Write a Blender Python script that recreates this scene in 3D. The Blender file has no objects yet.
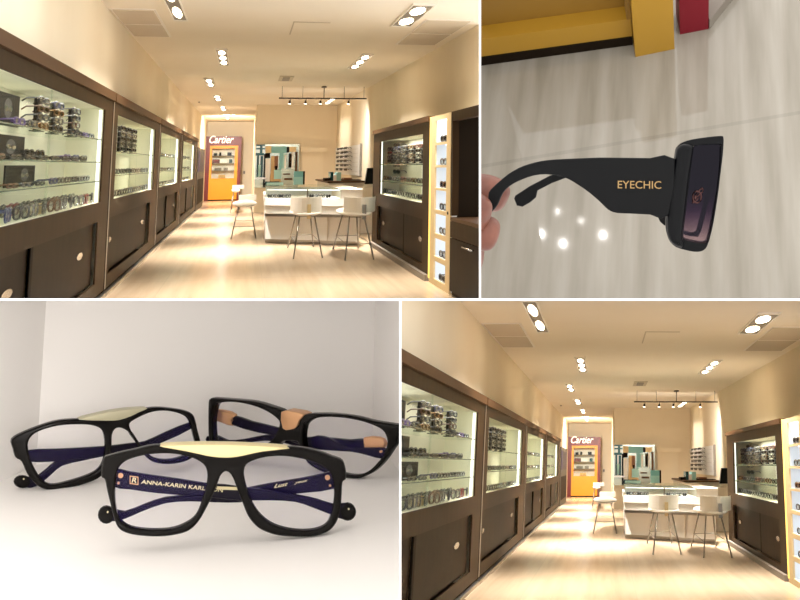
import bpy, bmesh, math, random
import numpy as np
from mathutils import Matrix, Vector
random.seed(7)
PI = math.pi
SC = bpy.context.scene
COL = SC.collection

# ------------------------------------------------------------------ camera
F = 1200.0                      # focal length in pixels (the frame is 800 wide)
PC = (630.0, -20.0)             # where the lens axis meets the picture (a shifted architectural lens)
EYE = np.array([0.0, 0.0, 1.5])


def frame(vp, tilt):
    """Axes (right, forward, up) of a place whose depth axis vanishes at vp, in camera axes."""
    f = np.array([vp[0] - PC[0], -(vp[1] - PC[1]), F]); f /= np.linalg.norm(f)
    u0 = np.array([0, 1, 0.]) - f * f[1]; u0 /= np.linalg.norm(u0)
    r0 = np.cross(u0, f)
    if r0[0] < 0: r0 = -r0
    lo, hi = -.5, .5
    for _ in range(60):
        m = (lo + hi) / 2
        u = u0 * np.cos(m) + r0 * np.sin(m)
        s = (u[0] * f[2] - f[0] * u[2]) / (u[1] * f[2] - f[1] * u[2])
        if s < tilt: lo = m
        else: hi = m
    return np.array([r0 * np.cos(lo) - u0 * np.sin(lo), f, u0 * np.cos(lo) + r0 * np.sin(lo)])


M1 = frame((245.76, 165.494), 0.03682)      # upper-left shop = the world's axes
M4 = frame((605.121, 464.207), 0.0086)      # lower-right shop
M2 = frame((700.0, -1600.0), 0.0)           # floor under the sunglasses
M2G = frame((640.0, 150.0), 0.0)            # the held sunglasses
cam_d = bpy.data.cameras.new('camera')
cam = bpy.data.objects.new('camera', cam_d); COL.objects.link(cam)
mw = np.eye(4)
mw[:3, 0] = M1[:, 0]; mw[:3, 1] = M1[:, 1]; mw[:3, 2] = -M1[:, 2]; mw[:3, 3] = EYE
cam.matrix_world = Matrix(mw.tolist())
cam_d.sensor_width = 36; cam_d.lens = 36 * F / 800
cam_d.shift_x = (400 - PC[0]) / 800; cam_d.shift_y = (PC[1] - 300) / 800
cam_d.clip_start = 0.05; cam_d.clip_end = 300
SC.camera = cam

# ------------------------------------------------------------------ world, exposure, main lights
W = bpy.data.worlds.new('world'); SC.world = W; W.use_nodes = True
W.node_tree.nodes['Background'].inputs[0].default_value = (1.0, 0.965, 0.92, 1)
W.node_tree.nodes['Background'].inputs[1].default_value = 2.1
SC.view_settings.view_transform = 'Standard'
SC.view_settings.look = 'None'
SC.view_settings.exposure = 0.0
SC.view_settings.gamma = 1.0
SC.view_settings.use_curve_mapping = False
SC.cycles.max_bounces = 8
SC.cycles.transparent_max_bounces = 24
SC.cycles.use_denoising = True
SC.cycles.sample_clamp_indirect = 4.0

ROOM_W = 120.0        # watts of one ceiling fixture
SPOT_W = 15.0
SHELF_FILL_W = 1100.0
CASE_W = 14.0         # watts per display-case lamp


def c2w(c):
    return M1 @ np.asarray(c, float)


def aim(o, target):
    d = Vector(target) - o.location
    o.rotation_euler = d.to_track_quat('-Z', 'Y').to_euler()


def spot(name, loc, target, watts, size_deg, col, radius=.3, blend=.6):
    l = bpy.data.lights.new(name, 'SPOT'); l.energy = watts; l.spot_size = math.radians(size_deg)
    l.spot_blend = blend; l.color = col; l.shadow_soft_size = radius
    o = bpy.data.objects.new(name, l); COL.objects.link(o); o.location = loc; aim(o, target)
    return o


def area(name, M, w, h, watts, col, spread=None):
    l = bpy.data.lights.new(name, 'AREA'); l.shape = 'RECTANGLE'; l.size = w; l.size_y = h
    l.energy = watts; l.color = col
    if spread: l.spread = math.radians(spread)
    o = bpy.data.objects.new(name, l); COL.objects.link(o); o.matrix_world = M
    return o


# ------------------------------------------------------------------ helpers
class Space:
    """A place with its own level and axes; metres measured from the eye (x right, y away, z up)."""
    def __init__(s, M, S=(1, 1, 1), clip=(), tag=''):
        s.M = M; s.R = M1 @ M.T; s.S = np.array(S, float); s.tag = tag
        s.clip = []
        for ax, v, side in clip:
            if ax == 'y': n = np.array([0, 1, (v - PC[1]) / F]) * (1 if side == '<' else -1)
            else: n = np.array([-1, 0, (v - PC[0]) / F]) * (1 if side == '<' else -1)
            s.clip.append(M1 @ n)
        s.cache = {}

    def w(s, p):
        return s.R @ (np.asarray(p, float) * s.S) + EYE

    def hit(s, px, ax, val):
        d = s.M @ np.array([(px[0] - PC[0]) / F, -(px[1] - PC[1]) / F, 1.0]) / s.S
        return d * (val / d[ax])

    def px(s, p):
        c = M1.T @ (s.w(p) - EYE)
        return PC[0] + F * c[0] / c[2], PC[1] - F * c[1] / c[2]

    def base(s, p, rz=0):
        m = np.eye(4); m[:3, :3] = s.R; m[:3, 3] = s.w(p)
        return Matrix(m.tolist())


class MB:
    def __init__(s): s.v = []; s.f = []; s.sm = []
    def add(s, v, f, sm=False):
        n = len(s.v); s.v += [tuple(map(float, p)) for p in v]; s.f += [tuple(n + i for i in q) for q in f]; s.sm += [sm] * len(f)
        return s
    def box(s, x0, x1, y0, y1, z0, z1):
        x0, x1 = min(x0, x1), max(x0, x1); y0, y1 = min(y0, y1), max(y0, y1); z0, z1 = min(z0, z1), max(z0, z1)
        return s.add([(x, y, z) for x in (x0, x1) for y in (y0, y1) for z in (z0, z1)],
                     [(0, 1, 3, 2), (4, 6, 7, 5), (0, 4, 5, 1), (2, 3, 7, 6), (0, 2, 6, 4), (1, 5, 7, 3)])
    def prism(s, poly, a, b, ax=2):
        n = len(poly)
        def P(p, t):
            q = list(p); q.insert(ax, t); return q
        v = [P(p, a) for p in poly] + [P(p, b) for p in poly]
        return s.add(v, [tuple(range(n)), tuple(range(2 * n - 1, n - 1, -1))] + [(i, n + i, n + (i + 1) % n, (i + 1) % n) for i in range(n)])
    def tube(s, pts, r, seg=8, closed=False, sc=(1, 1, 1)):
        pts = [np.array(p, float) for p in pts]; n = len(pts); rs = r if isinstance(r, (list, tuple)) else [r] * n
        sc = np.array(sc, float); v = []; f = []
        for i, p in enumerate(pts):
            a = pts[i - 1] if (i or closed) else p; b = pts[(i + 1) % n] if (i < n - 1 or closed) else p
            d = b - a; d = d / (np.linalg.norm(d) + 1e-12)
            h = np.array([0, 0, 1.]) if abs(d[2]) < .9 else np.array([1., 0, 0])
            u = np.cross(h, d); u /= np.linalg.norm(u); w = np.cross(d, u)
            for k in range(seg):
                t = 2 * PI * k / seg
                v.append(p + (u * math.cos(t) + w * math.sin(t)) * rs[i] * sc)
        m = n if closed else n - 1
        for i in range(m):
            for k in range(seg):
                a0 = i * seg + k; a1 = i * seg + (k + 1) % seg; b0 = ((i + 1) % n) * seg + k; b1 = ((i + 1) % n) * seg + (k + 1) % seg
                f.append((a0, a1, b1, b0))
        if not closed:
            f.append(tuple(range(seg - 1, -1, -1))); f.append(tuple(range((n - 1) * seg, n * seg)))
        return s.add(v, f, True)
    def disc(s, c, rx, ry, z0, z1, seg=20):
        return s.prism([(c[0] + rx * math.cos(2 * PI * i / seg), c[1] + ry * math.sin(2 * PI * i / seg)) for i in range(seg)], z0, z1)
    def ball(s, c, r, seg=12, rings=8, zcut=1.0):
        r = r if isinstance(r, (tuple, list)) else (r, r, r); v = []; f = []
        for i in range(rings + 1):
            t = PI * i / rings
            for k in range(seg):
                a = 2 * PI * k / seg
                v.append((c[0] + r[0] * math.sin(t) * math.cos(a), c[1] + r[1] * math.sin(t) * math.sin(a), c[2] + min(r[2] * math.cos(t), r[2] * zcut)))
        for i in range(rings):
            for k in range(seg):
                f.append((i * seg + k, (i + 1) * seg + k, (i + 1) * seg + (k + 1) % seg, i * seg + (k + 1) % seg))
        return s.add(v, f, True)


def clip_mesh(me, mworld, planes):
    if not planes: return
    inv = mworld.inverted(); R3 = mworld.to_3x3().transposed()
    vs = [mworld @ v.co for v in me.vertices]
    e = Vector(EYE)
    need = [n for n in planes if any((v - e).dot(Vector(n)) < 0 for v in vs)]
    if not need: return
    bm = bmesh.new(); bm.from_mesh(me)
    for n in need:
        nl = (R3 @ Vector(n)).normalized()
        r = bmesh.ops.bisect_plane(bm, geom=bm.verts[:] + bm.edges[:] + bm.faces[:], plane_co=inv @ e, plane_no=nl, clear_inner=True)
        ed = [x for x in r['geom_cut'] if isinstance(x, bmesh.types.BMEdge)]
        if ed:
            try: bmesh.ops.holes_fill(bm, edges=ed)
            except Exception: pass
    bm.to_mesh(me); bm.free()


def props(o, label=None, cat=None, group=None, kind=None):
    if label: o['label'] = label
    if cat: o['category'] = cat
    if group: o['group'] = group
    if kind: o['kind'] = kind
    return o


def mesh_of(name, mb, mat, fn):
    me = bpy.data.meshes.new(name)
    me.from_pydata([fn(p) for p in mb.v], [], mb.f)
    me.polygons.foreach_set('use_smooth', mb.sm)
    me.materials.append(mat)
    bm = bmesh.new(); bm.from_mesh(me); bmesh.ops.recalc_face_normals(bm, faces=bm.faces); bm.to_mesh(me); bm.free()
    return me


class Thing:
    """An Empty at the base of a thing; its parts are meshes in the thing's own axes."""
    def __init__(s, sp, name, label, cat, base, group=None, kind=None):
        s.sp = sp; s.b = np.array(base, float)
        s.o = bpy.data.objects.new(name, None); COL.objects.link(s.o)
        s.m = sp.base(base); s.o.matrix_world = s.m; s.o.empty_display_size = .1
        props(s.o, label, cat, group, kind); s.n = 0
    def part(s, name, mb, mat, parent=None, label=None, world_clip=True):
        me = mesh_of(name, mb, mat, lambda p: (np.array(p) - s.b) * s.sp.S)
        if world_clip: clip_mesh(me, s.m, s.sp.clip)
        if len(me.polygons) == 0: bpy.data.meshes.remove(me); return None
        o = bpy.data.objects.new(name, me); COL.objects.link(o); o.parent = parent or s.o
        if label: o['label'] = label
        s.n += 1
        return o
    def done(s):
        if s.n == 0: bpy.data.objects.remove(s.o)


def single(sp, name, mb, mat, base=None, label=None, cat=None, group=None, kind=None):
    b = np.array(base if base is not None else mb.v[0], float); m = sp.base(b)
    me = mesh_of(name, mb, mat, lambda p: (np.array(p) - b) * sp.S)
    clip_mesh(me, m, sp.clip)
    if len(me.polygons) == 0: bpy.data.meshes.remove(me); return None
    o = bpy.data.objects.new(name, me); COL.objects.link(o); o.matrix_world = m
    return props(o, label, cat, group, kind)


def struct(sp, name, mb, mat): return single(sp, name, mb, mat, kind='structure')


def L(c):
    return tuple((x / 255 / 12.92 if x / 255 <= .04045 else ((x / 255 + .055) / 1.055) ** 2.4) for x in c) + (1,)


def pm(name, col, rough=.5, metal=0, emit=None, estr=0, spec=.5, coat=0):
    m = bpy.data.materials.new(name); m.use_nodes = True; b = m.node_tree.nodes['Principled BSDF']
    b.inputs['Base Color'].default_value = L(col); b.inputs['Roughness'].default_value = rough; b.inputs['Metallic'].default_value = metal
    b.inputs['Specular IOR Level'].default_value = spec; b.inputs['Coat Weight'].default_value = coat
    if emit: b.inputs['Emission Color'].default_value = L(emit); b.inputs['Emission Strength'].default_value = estr
    return m


def noisy(m, c1, c2, scale=(1, 1, 1), nscale=5, detail=4, coords='Object', rot=0, lo=.35, hi=.65, bump=0):
    nt = m.node_tree; b = nt.nodes['Principled BSDF']
    tc = nt.nodes.new('ShaderNodeTexCoord'); mp = nt.nodes.new('ShaderNodeMapping'); mp.inputs['Scale'].default_value = scale
    mp.inputs['Rotation'].default_value = (0, 0, rot)
    nz = nt.nodes.new('ShaderNodeTexNoise'); nz.inputs['Scale'].default_value = nscale; nz.inputs['Detail'].default_value = detail
    cr = nt.nodes.new('ShaderNodeValToRGB'); cr.color_ramp.elements[0].position = lo; cr.color_ramp.elements[1].position = hi
    cr.color_ramp.elements[0].color = L(c1); cr.color_ramp.elements[1].color = L(c2)
    nt.links.new(tc.outputs[coords], mp.inputs[0]); nt.links.new(mp.outputs[0], nz.inputs[0]); nt.links.new(nz.outputs[0], cr.inputs[0])
    nt.links.new(cr.outputs[0], b.inputs['Base Color'])
    if bump:
        bp = nt.nodes.new('ShaderNodeBump'); bp.inputs['Strength'].default_value = bump; nt.links.new(nz.outputs[0], bp.inputs['Height']); nt.links.new(bp.outputs[0], b.inputs['Normal'])
    return m, cr, tc


def tiles(m, cr, tc, sx, sy, ox=0, oy=0, line=.012, dark=.8, rot=0, linex=None):
    """Darkens thin joint lines on a grid over a streaked stone."""
    nt = m.node_tree; b = nt.nodes['Principled BSDF']
    mp = nt.nodes.new('ShaderNodeMapping'); mp.inputs['Location'].default_value = (ox, oy, 0); mp.inputs['Rotation'].default_value = (0, 0, rot)
    nt.links.new(tc.outputs['Object'], mp.inputs[0])
    sp = nt.nodes.new('ShaderNodeSeparateXYZ'); nt.links.new(mp.outputs[0], sp.inputs[0])
    outs = []
    for k, s_, ln in ((0, sx, linex or line), (1, sy, line)):
        d = nt.nodes.new('ShaderNodeMath'); d.operation = 'PINGPONG'; d.inputs[1].default_value = s_ / 2; nt.links.new(sp.outputs[k], d.inputs[0])
        g = nt.nodes.new('ShaderNodeMath'); g.operation = 'GREATER_THAN'; g.inputs[1].default_value = ln; nt.links.new(d.outputs[0], g.inputs[0]); outs.append(g)
    mul = nt.nodes.new('ShaderNodeMath'); mul.operation = 'MULTIPLY'; nt.links.new(outs[0].outputs[0], mul.inputs[0]); nt.links.new(outs[1].outputs[0], mul.inputs[1])
    mr = nt.nodes.new('ShaderNodeMapRange'); mr.inputs[3].default_value = dark; nt.links.new(mul.outputs[0], mr.inputs[0])
    mx = nt.nodes.new('ShaderNodeMix'); mx.data_type = 'RGBA'; mx.blend_type = 'MULTIPLY'; mx.inputs[0].default_value = 1
    nt.links.new(cr.outputs[0], mx.inputs[6]); nt.links.new(mr.outputs[0], mx.inputs[7]); nt.links.new(mx.outputs[2], b.inputs['Base Color'])


def glass(name, tint=(235, 250, 240), refl=(255, 255, 255), fac=.07, rough=.02, fres=True):
    m = bpy.data.materials.new(name); m.use_nodes = True; nt = m.node_tree; nt.nodes.clear()
    out = nt.nodes.new('ShaderNodeOutputMaterial'); t = nt.nodes.new('ShaderNodeBsdfTransparent'); g = nt.nodes.new('ShaderNodeBsdfGlossy')
    t.inputs[0].default_value = L(tint); g.inputs[0].default_value = L(refl); g.inputs['Roughness'].default_value = rough
    mx = nt.nodes.new('ShaderNodeMixShader'); mx.inputs[0].default_value = fac
    nt.links.new(t.outputs[0], mx.inputs[1]); nt.links.new(g.outputs[0], mx.inputs[2]); nt.links.new(mx.outputs[0], out.inputs[0])
    return m


M = {}
M['wall'] = noisy(pm('cream wall paint', (242, 228, 202), .85), (239, 224, 197), (244, 231, 206), nscale=.6)[0]
M['wall_dark'] = pm('ochre cream paint', (236, 205, 150), .85)
M['ceil'] = noisy(pm('ceiling paint', (250, 240, 224), .9), (248, 238, 221), (251, 242, 227), nscale=.5)[0]
M['board'] = pm('white board', (250, 250, 250), .6)
m, cr, tc = noisy(pm('polished travertine', (220, 195, 160), .2, spec=.5), (188, 164, 136), (202, 180, 152), scale=(3.2, .12, 1), nscale=3.0, detail=6, lo=.3, hi=.7)
tiles(m, cr, tc, 1.22, 7.4, line=.03, linex=.006, dark=.92); M['floor'] = m
M['wood'] = noisy(pm('dark walnut laminate', (50, 36, 22), .45, spec=.03), (45, 32, 19), (54, 39, 24), scale=(1, 1, .2), nscale=6)[0]
M['wood_hi'] = pm('walnut moulding', (80, 56, 36), .45, spec=.06)
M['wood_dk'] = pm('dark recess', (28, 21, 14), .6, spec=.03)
M['door'] = noisy(pm('dark laminate door', (38, 27, 17), .48, spec=.03), (34, 24, 15), (42, 30, 19), nscale=4)[0]
M['case_back'] = pm('pale green white panel', (240, 236, 214), .6)
M['white'] = pm('white lacquer', (253, 251, 247), .35)
M['white2'] = pm('white laminate', (248, 241, 230), .4)
M['steel'] = pm('brushed steel', (190, 185, 178), .28, 1)
M['chrome'] = pm('chrome', (205, 200, 195), .2, 1)
M['legs'] = pm('satin steel leg', (128, 124, 118), .3, 1)
M['black'] = pm('black plastic', (12, 11, 11), .45, spec=.15)
M['vent'] = None
M['screen'] = pm('dark screen', (6, 14, 14), .3, spec=.1)
M['red'] = pm('deep red lacquer', (98, 6, 16), .4)
M['yellow'] = pm('amber yellow lacquer', (234, 152, 12), .4)
M['led'] = pm('led strip', (255, 255, 250), .4, emit=(250, 250, 238), estr=1.8)
M['led_hot'] = pm('white niche lamp', (255, 255, 255), .4, emit=(240, 248, 255), estr=3.5)
M['bulb'] = pm('warm lamp', (255, 240, 220), .4, emit=(255, 236, 205), estr=9)
M['bulb_hot'] = pm('bright lamp', (255, 255, 255), .4, emit=(255, 255, 252), estr=40)
M['niche'] = pm('lit white niche', (240, 246, 252), .5)
M['column'] = pm('pale gold lacquer', (226, 200, 150), .45)
M['cglass'] = glass('cabinet glass', (251, 253, 251), fac=.02)
M['shelf'] = glass('green edged shelf glass', (252, 253, 251), (225, 240, 232), fac=.08, rough=.15)
M['edge'] = pm('green glass edge', (70, 104, 88), .2)
M['teal'] = pm('turquoise print', (120, 180, 184), .4)
M['teal2'] = pm('pale aqua print', (160, 208, 206), .4)
M['tealdk'] = pm('dark teal glass', (22, 66, 70), .15)
M['mirror'] = pm('mirror', (225, 228, 222), .04, 1)
M['gold'] = pm('gold metal', (160, 132, 92), .4, 1)
M['leather'] = pm('white leather', (246, 238, 226), .45)
M['skin'] = None
M['vent'] = pm('vent grille', (205, 192, 172), .6)
M['grey'] = pm('grey trim', (120, 112, 102), .5)
FR = {'silver': pm('silver rim', (120, 120, 124), .25, .8), 'black': pm('black rim', (22, 20, 22), .3), 'brown': pm('tortoise rim', (92, 58, 34), .3),
      'gold': pm('gold rim', (150, 112, 66), .25, .9), 'blue': pm('navy rim', (44, 58, 104), .3), 'purple': pm('purple rim', (84, 60, 130), .3), 'grey': pm('grey rim', (62, 62, 66), .35, .4),
      'red': pm('wine red rim', (120, 40, 44), .3)}
LENS = {'clear': glass('clear demo lens', (196, 206, 208), fac=.35, rough=.15), 'dark': glass('dark sun lens', (34, 34, 40), fac=.12, rough=.1)}

# ------------------------------------------------------------------ small eyewear
def eyewear_mesh(sp, face, col, dark, yl=.44, h=.07):
    key = (face, col, dark, yl, h)
    if key in sp.cache: return sp.cache[key]
    me = bpy.data.meshes.new('eyewear')
    mb = MB(); lens = MB(); hw = yl / 2; rw = hw * .46
    def ring(cy):
        pts = []
        for i in range(12):
            a = 2 * PI * i / 12; ca, sa = math.cos(a), math.sin(a)
            pts.append((0, cy + rw * math.copysign(abs(ca) ** .7, ca), h / 2 + h * .46 * math.copysign(abs(sa) ** .8, sa)))
        return pts
    for cy in (-hw * .53, hw * .53):
        p = ring(cy); mb.tube(p, .0085, 5, True, sc=(1, 3, 1))
        lens.add([(.001, q[1], q[2]) for q in p], [tuple(range(12))])
    mb.tube([(0, -hw * .1, h * .68), (.004, 0, h * .74), (0, hw * .1, h * .68)], .008, 5)
    for s in (-1, 1):
        mb.tube([(0, s * hw, h * .75), (-.1, s * hw * .97, h * .7), (-.14, s * hw * .95, h * .25)], .007, 5, sc=(1, 2.4, 1))
    nv = len(mb.v); allv = mb.v + lens.v; allf = mb.f + [tuple(nv + i for i in q) for q in lens.f]
    if face == 'x': fn = lambda p: (p[0], p[1], p[2])
    elif face == '-x': fn = lambda p: (-p[0], -p[1], p[2])
    elif face == '-y': fn = lambda p: (p[1] / 3.1, -p[0] * 3.1, p[2])
    me.from_pydata([tuple(np.array(fn(p)) * sp.S) for p in allv], [], allf)
    me.materials.append(FR[col]); me.materials.append(LENS['dark' if dark else 'clear'])
    me.polygons.foreach_set('material_index', [0] * len(mb.f) + [1] * len(lens.f))
    sp.cache[key] = me
    return me


ORD = ['first', 'second', 'third', 'fourth', 'fifth', 'sixth', 'seventh', 'eighth', 'ninth', 'tenth', 'eleventh', 'twelfth', 'thirteenth', 'fourteenth']


def eyewear(sp, p, face, col, dark, where, group, yl=.44, h=.07, rz=0):
    y_in = p[1]
    p = (p[0], p[1] * (abs(p[0]) / (1.62 if p[0] < 0 else 2.42)) ** .9, p[2]) if face != '-y' and p[1] < 32 and abs(p[0]) < 2.8 and h != .075 else p
    if p[0] < 0 and face == 'x': p = (p[0], min(p[1], [e for e in (15.0, 23.1, 31.4, 42.0) if e > y_in][0] - yl / 2), p[2])
    if face == '-x' and p[0] < 2.8 and h != .075: p = (p[0], min(p[1], 23.15 - yl / 2), p[2])
    x, y = sp.px(p)
    if sp.tag == 'upper' and (x < -4 or x > 476 or y > 299): return
    if sp.tag == 'lower' and (x < 404 or x > 803 or y < 303 or y > 600): return
    me = eyewear_mesh(sp, face, col, dark, yl, h)
    p = (p[0], p[1], p[2] + .006)
    o = bpy.data.objects.new('sunglasses' if dark else 'eyeglasses', me); COL.objects.link(o)
    m = sp.base(p)
    o.matrix_world = m @ Matrix.Rotation(rz, 4, 'Z')
    xs = [sp.px((p[0], p[1] + q, p[2]))[0] for q in (-yl, yl)]
    if (sp.tag == 'lower' and min(xs) < 404) or (sp.tag == 'upper' and max(xs) > 476):
        bpy.context.view_layer.update(); o.data = me.copy(); clip_mesh(o.data, o.matrix_world, sp.clip)
    kind = 'sunglasses' if dark else 'eyeglasses'
    cw = {'silver': 'silver', 'black': 'black', 'brown': 'brown', 'gold': 'gold', 'blue': 'navy', 'purple': 'purple', 'grey': 'grey', 'red': 'wine-red'}[col]
    props(o, f'{cw} {kind}, {where}, {sp.tag} shop', kind, f'{group}, {sp.tag} shop')
    return o


def portrait_card(sp, y0, y1, z0, z1, x, where):
    k = abs(x) / 1.62; y0 *= k; y1 *= k
    t = Thing(sp, 'photo_card', f'dark photo card of a face in sunglasses, {where}, {sp.tag} shop', 'photo card', (x, (y0 + y1) / 2, z0))
    t.part('card', MB().box(x - .012, x, y0, y1, z0, z1), pm_card)
    w = y1 - y0; h = z1 - z0
    c = ((y0 + y1) / 2 + w * .12, z0 + h * .55)
    def oval(cx, cz, ry, rz_, x0, x1): return MB().prism([(cx + ry * math.cos(a * PI / 8), cz + rz_ * math.sin(a * PI / 8)) for a in range(16)], x0, x1, 0)
    t.part('printed_face', oval(c[0], c[1], w * .13, h * .3, x, x + .003), pm_face)
    g = oval(c[0] - w * .07, c[1] - h * .02, w * .06, h * .09, x + .003, x + .005); g2 = oval(c[0] + w * .07, c[1] - h * .02, w * .06, h * .09, x + .003, x + .005)
    g.add(g2.v, g2.f)
    t.part('printed_sunglasses', g, M['tealdk'])
    t.done()


pm_card = pm('dark print', (20, 20, 22), .5, spec=.2)
pm_face = pm('grey portrait print', (96, 94, 94), .5)


def display_post(sp, x, y, z0, z1, where, face, sgn, dy=.5, cols=('black', 'grey', 'brown', 'silver'), rows=4, sides=(-1, 1)):
    yo = y; y = y * (abs(x) / (1.62 if x < 0 else 2.42)) ** .9
    t = Thing(sp, 'display_post', f'black upright eyewear rod, {where}, {sp.tag} shop', 'display stand', (x, y, z0))
    t.part('post', MB().box(x - .015, x + .015, y - .13, y + .13, z0 + .003, z1), M['black'])
    t.part('foot', MB().box(x - .04, x + .04, y - .16, y + .16, z0 + .003, z0 + .012), M['black'])
    for r in range(rows):
        t.part('peg', MB().box(x + sgn * .015, x + sgn * .05, y - .05, y + .05, z0 + .03 + r * (z1 - z0) / rows, z0 + .04 + r * (z1 - z0) / rows), M['chrome'])
    t.done()
    for r in range(rows):
        c = cols[r % len(cols)]
        eyewear(sp, (x + sgn * .05, y / (abs(x + sgn * .05) / (1.62 if x < 0 else 2.42)) ** .9, z0 + .02 + r * (z1 - z0) / rows), face, c, r % 2 == 0, f'{ORD[r]} up on rod {where}', f'eyewear on rods, {where}', yl=dy, h=(z1 - z0) / rows * .8)


# ------------------------------------------------------------------ the shop
def build_shop(sp, ymin):
    T = sp.tag
    V = T + ' shop'
    # ----- shell
    s = lambda n, mb, m: struct(sp, n, mb, M[m])
    s('floor', MB().box(-2.3, 3.6, ymin - 1, 62, -1.56, -1.5), 'floor')
    s('ceiling', MB().box(-2.3, 3.6, ymin, 62, 1.93, 1.99), 'ceil')
    s('wall_left', MB().box(-1.92, -1.78, ymin - 3, 62, .80, 1.93).box(-1.92, -1.78, 42.6, 62, -1.5, .80), 'wall')
    s('wall_right', MB().prism([(3.30, 11.0), (2.97, 41.2), (3.1, 41.2), (3.42, 11.0)], -1.5, 1.93), 'wall')
    s('wall_back', MB().box(-1.92, .6, 57, 57.2, -1.5, 1.93), 'wall')
    s('wall_jut', MB().box(.30, 3.1, 41, 41.25, -1.5, 1.93), 'wall')
    s('wall_side', MB().box(.30, .42, 41.25, 57, -1.5, 1.93), 'wall')
    s('baseboard_right', MB().box(2.99, 3.02, 24, 41, -1.5, -1.4), 'white2')
    # ----- left display cases
    XF = -1.62
    names = ['nearest left display case', 'second left display case', 'third left display case', 'farthest left display case']
    bays = [(7.2, 15.62, (7.6, 14.82), (7.6, 14.68), 10.55), (15.70, 23.9, (16.25, 22.95), (15.98, 22.4), None),
            (23.98, 32.0, (24.45, 31.2), (24.4, 31.0), 27.6), (32.08, 42.4, (33.0, 40.4), (33.0, 40.6), 36.8)]
    case_label = [f'nearest left walnut display case with photo cards and rows of glasses, {V}',
                  f'second left walnut display case with one wide recessed door, {V}',
                  f'third left walnut display case with narrow lit window, {V}',
                  f'farthest left walnut display case beside dark tower, {V}']
    for k, (y0, y1, wn, rc, seam) in enumerate(bays):
        t = Thing(sp, 'display_case', case_label[k], 'display case', (XF, (y0 + y1) / 2, -1.5), f'left wall display cases, {V}')
        wz0, wz1 = -.39, .64; rz0, rz1 = -1.27, -.60
        f = MB(); d = .018
        f.box(XF - d, XF, y0, y1, wz1, .77).box(XF - d, XF, y0, wn[0], wz0, wz1).box(XF - d, XF, wn[1], y1, wz0, wz1)
        f.box(XF - d, XF, y0, y1, rz1, wz0).box(XF - d, XF, y0, rc[0], rz0, rz1).box(XF - d, XF, rc[1], y1, rz0, rz1).box(XF - d, XF, y0, y1, -1.42, rz0)
        t.part('face_frame', f, M['wood'])
        t.part('carcass', MB().box(-2.10, -2.06, y0, y1, -1.42, .78).box(-2.06, XF - d, y0, y0 + .03, -1.42, .78).box(-2.06, XF - d, wn[1] + .22, wn[1] + .25, -1.42, .78)
               .box(-2.06, XF - d, y0 + .03, wn[1] + .22, -.43, -.39).box(-2.06, XF - d, y0 + .03, y1 - .03, .66, .78), M['case_back'])
        t.part('top_moulding', MB().box(-1.79, XF + .03, y0, y1, .775, .875), M['wood_hi'])
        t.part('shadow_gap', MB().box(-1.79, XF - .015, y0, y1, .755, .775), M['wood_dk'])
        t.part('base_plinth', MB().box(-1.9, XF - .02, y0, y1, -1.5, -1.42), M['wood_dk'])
        t.part('base_strip', MB().box(XF - .02, XF + .03, y0, y1, -1.5, -1.455), M['steel'], label='metal strip along the floor')
        if seam:
            doors = [(rc[0], seam, XF - .07), (seam, rc[1], XF - .045)]
        else: doors = [(rc[0], (rc[0] + rc[1]) / 2, XF - .07), ((rc[0] + rc[1]) / 2, rc[1], XF - .045)]
        if k == 1: doors = [(rc[0], rc[1], XF - .06)]
        for j, (a, b, x) in enumerate(doors):
            dr = t.part('door', MB().box(x - .02, x, a, b, rz0, rz1), M['door'])
            if seam and j: t.part('door_edge', MB().box(x - .02, x + .003, a, a + .12, rz0, rz1), M['wood_dk'], parent=dr)
            kn = [b - (b - a) * .28] if k == 0 else ([a + .45, b - .95] if k == 1 else ([b - .7] if j else []))
            for yk in kn:
                if dr: t.part('knob', MB().prism([(yk + .22 * math.cos(q * PI / 7), -.89 + .036 * math.sin(q * PI / 7)) for q in range(14)], x, x + .015, 0), M['chrome'], parent=dr, label='round steel pull')
        if k: t.part('hinge_line', MB().box(XF, XF + .006, y0, y0 + .06, -1.42, .77), M['steel'], label='thin steel joint strip')
        zs = [.31, .06, -.15] if k == 0 else [.20, -.10]
        for z in zs: t.part('shelf', MB().box(-2.05, XF - .03, wn[0] - .1, wn[1] + .05, z - .012, z), M['shelf'], label='glass shelf')
        for z in zs: t.part('shelf_edge', MB().box(XF - .032, XF - .03, wn[0] - .1, wn[1] + .05, z - .013, z - .003), M['edge'], label='dark green shelf edge')
        t.part('light_strip', MB().box(XF - .08, XF - .05, wn[1] + (.12 if k == 0 else -.10), wn[1] + (.17 if k == 0 else .05), wz0, wz1), M['led'], label='lit vertical strip')
        if k == 0:
            t.part('glass_pane', MB().box(XF - .045, XF - .04, wn[0], 11.2, wz0, wz1), M['cglass'])
            t.part('glass_pane', MB().box(XF - .035, XF - .03, 11.0, wn[1], wz0, wz1), M['cglass'])
            t.part('pane_edge', MB().box(XF - .03, XF - .026, 11.0, 11.07, wz0, wz1), M['shelf'], label='green glass edge')
        else:
            yc = (wn[0] + wn[1]) / 2
            t.part('glass_pane', MB().box(XF - .035, XF - .03, wn[0], wn[1], wz0, wz1), M['cglass'])
            t.part('pane_edge', MB().box(XF - .03, XF - .026, yc - .05, yc, wz0, wz1), M['shelf'], label='green glass edge')
        t.done()
        la = np.eye(4); la[:3, :3] = sp.R @ np.diag([1, 1, 1]); la[:3, 3] = sp.w((-1.85, (wn[0] + wn[1]) / 2, .63))
        area('case_lamp', Matrix(la.tolist()), .2, (wn[1] - wn[0]) * .9, CASE_W * (1.0, .8, .8, .8)[k], (1, .96, .86))
    # dark tower at the end of the left wall
    t = Thing(sp, 'display_tower', f'narrow black tower with lit purple poster beyond the left cases, {V}', 'display tower', (-1.7, 46, -1.5))
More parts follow.
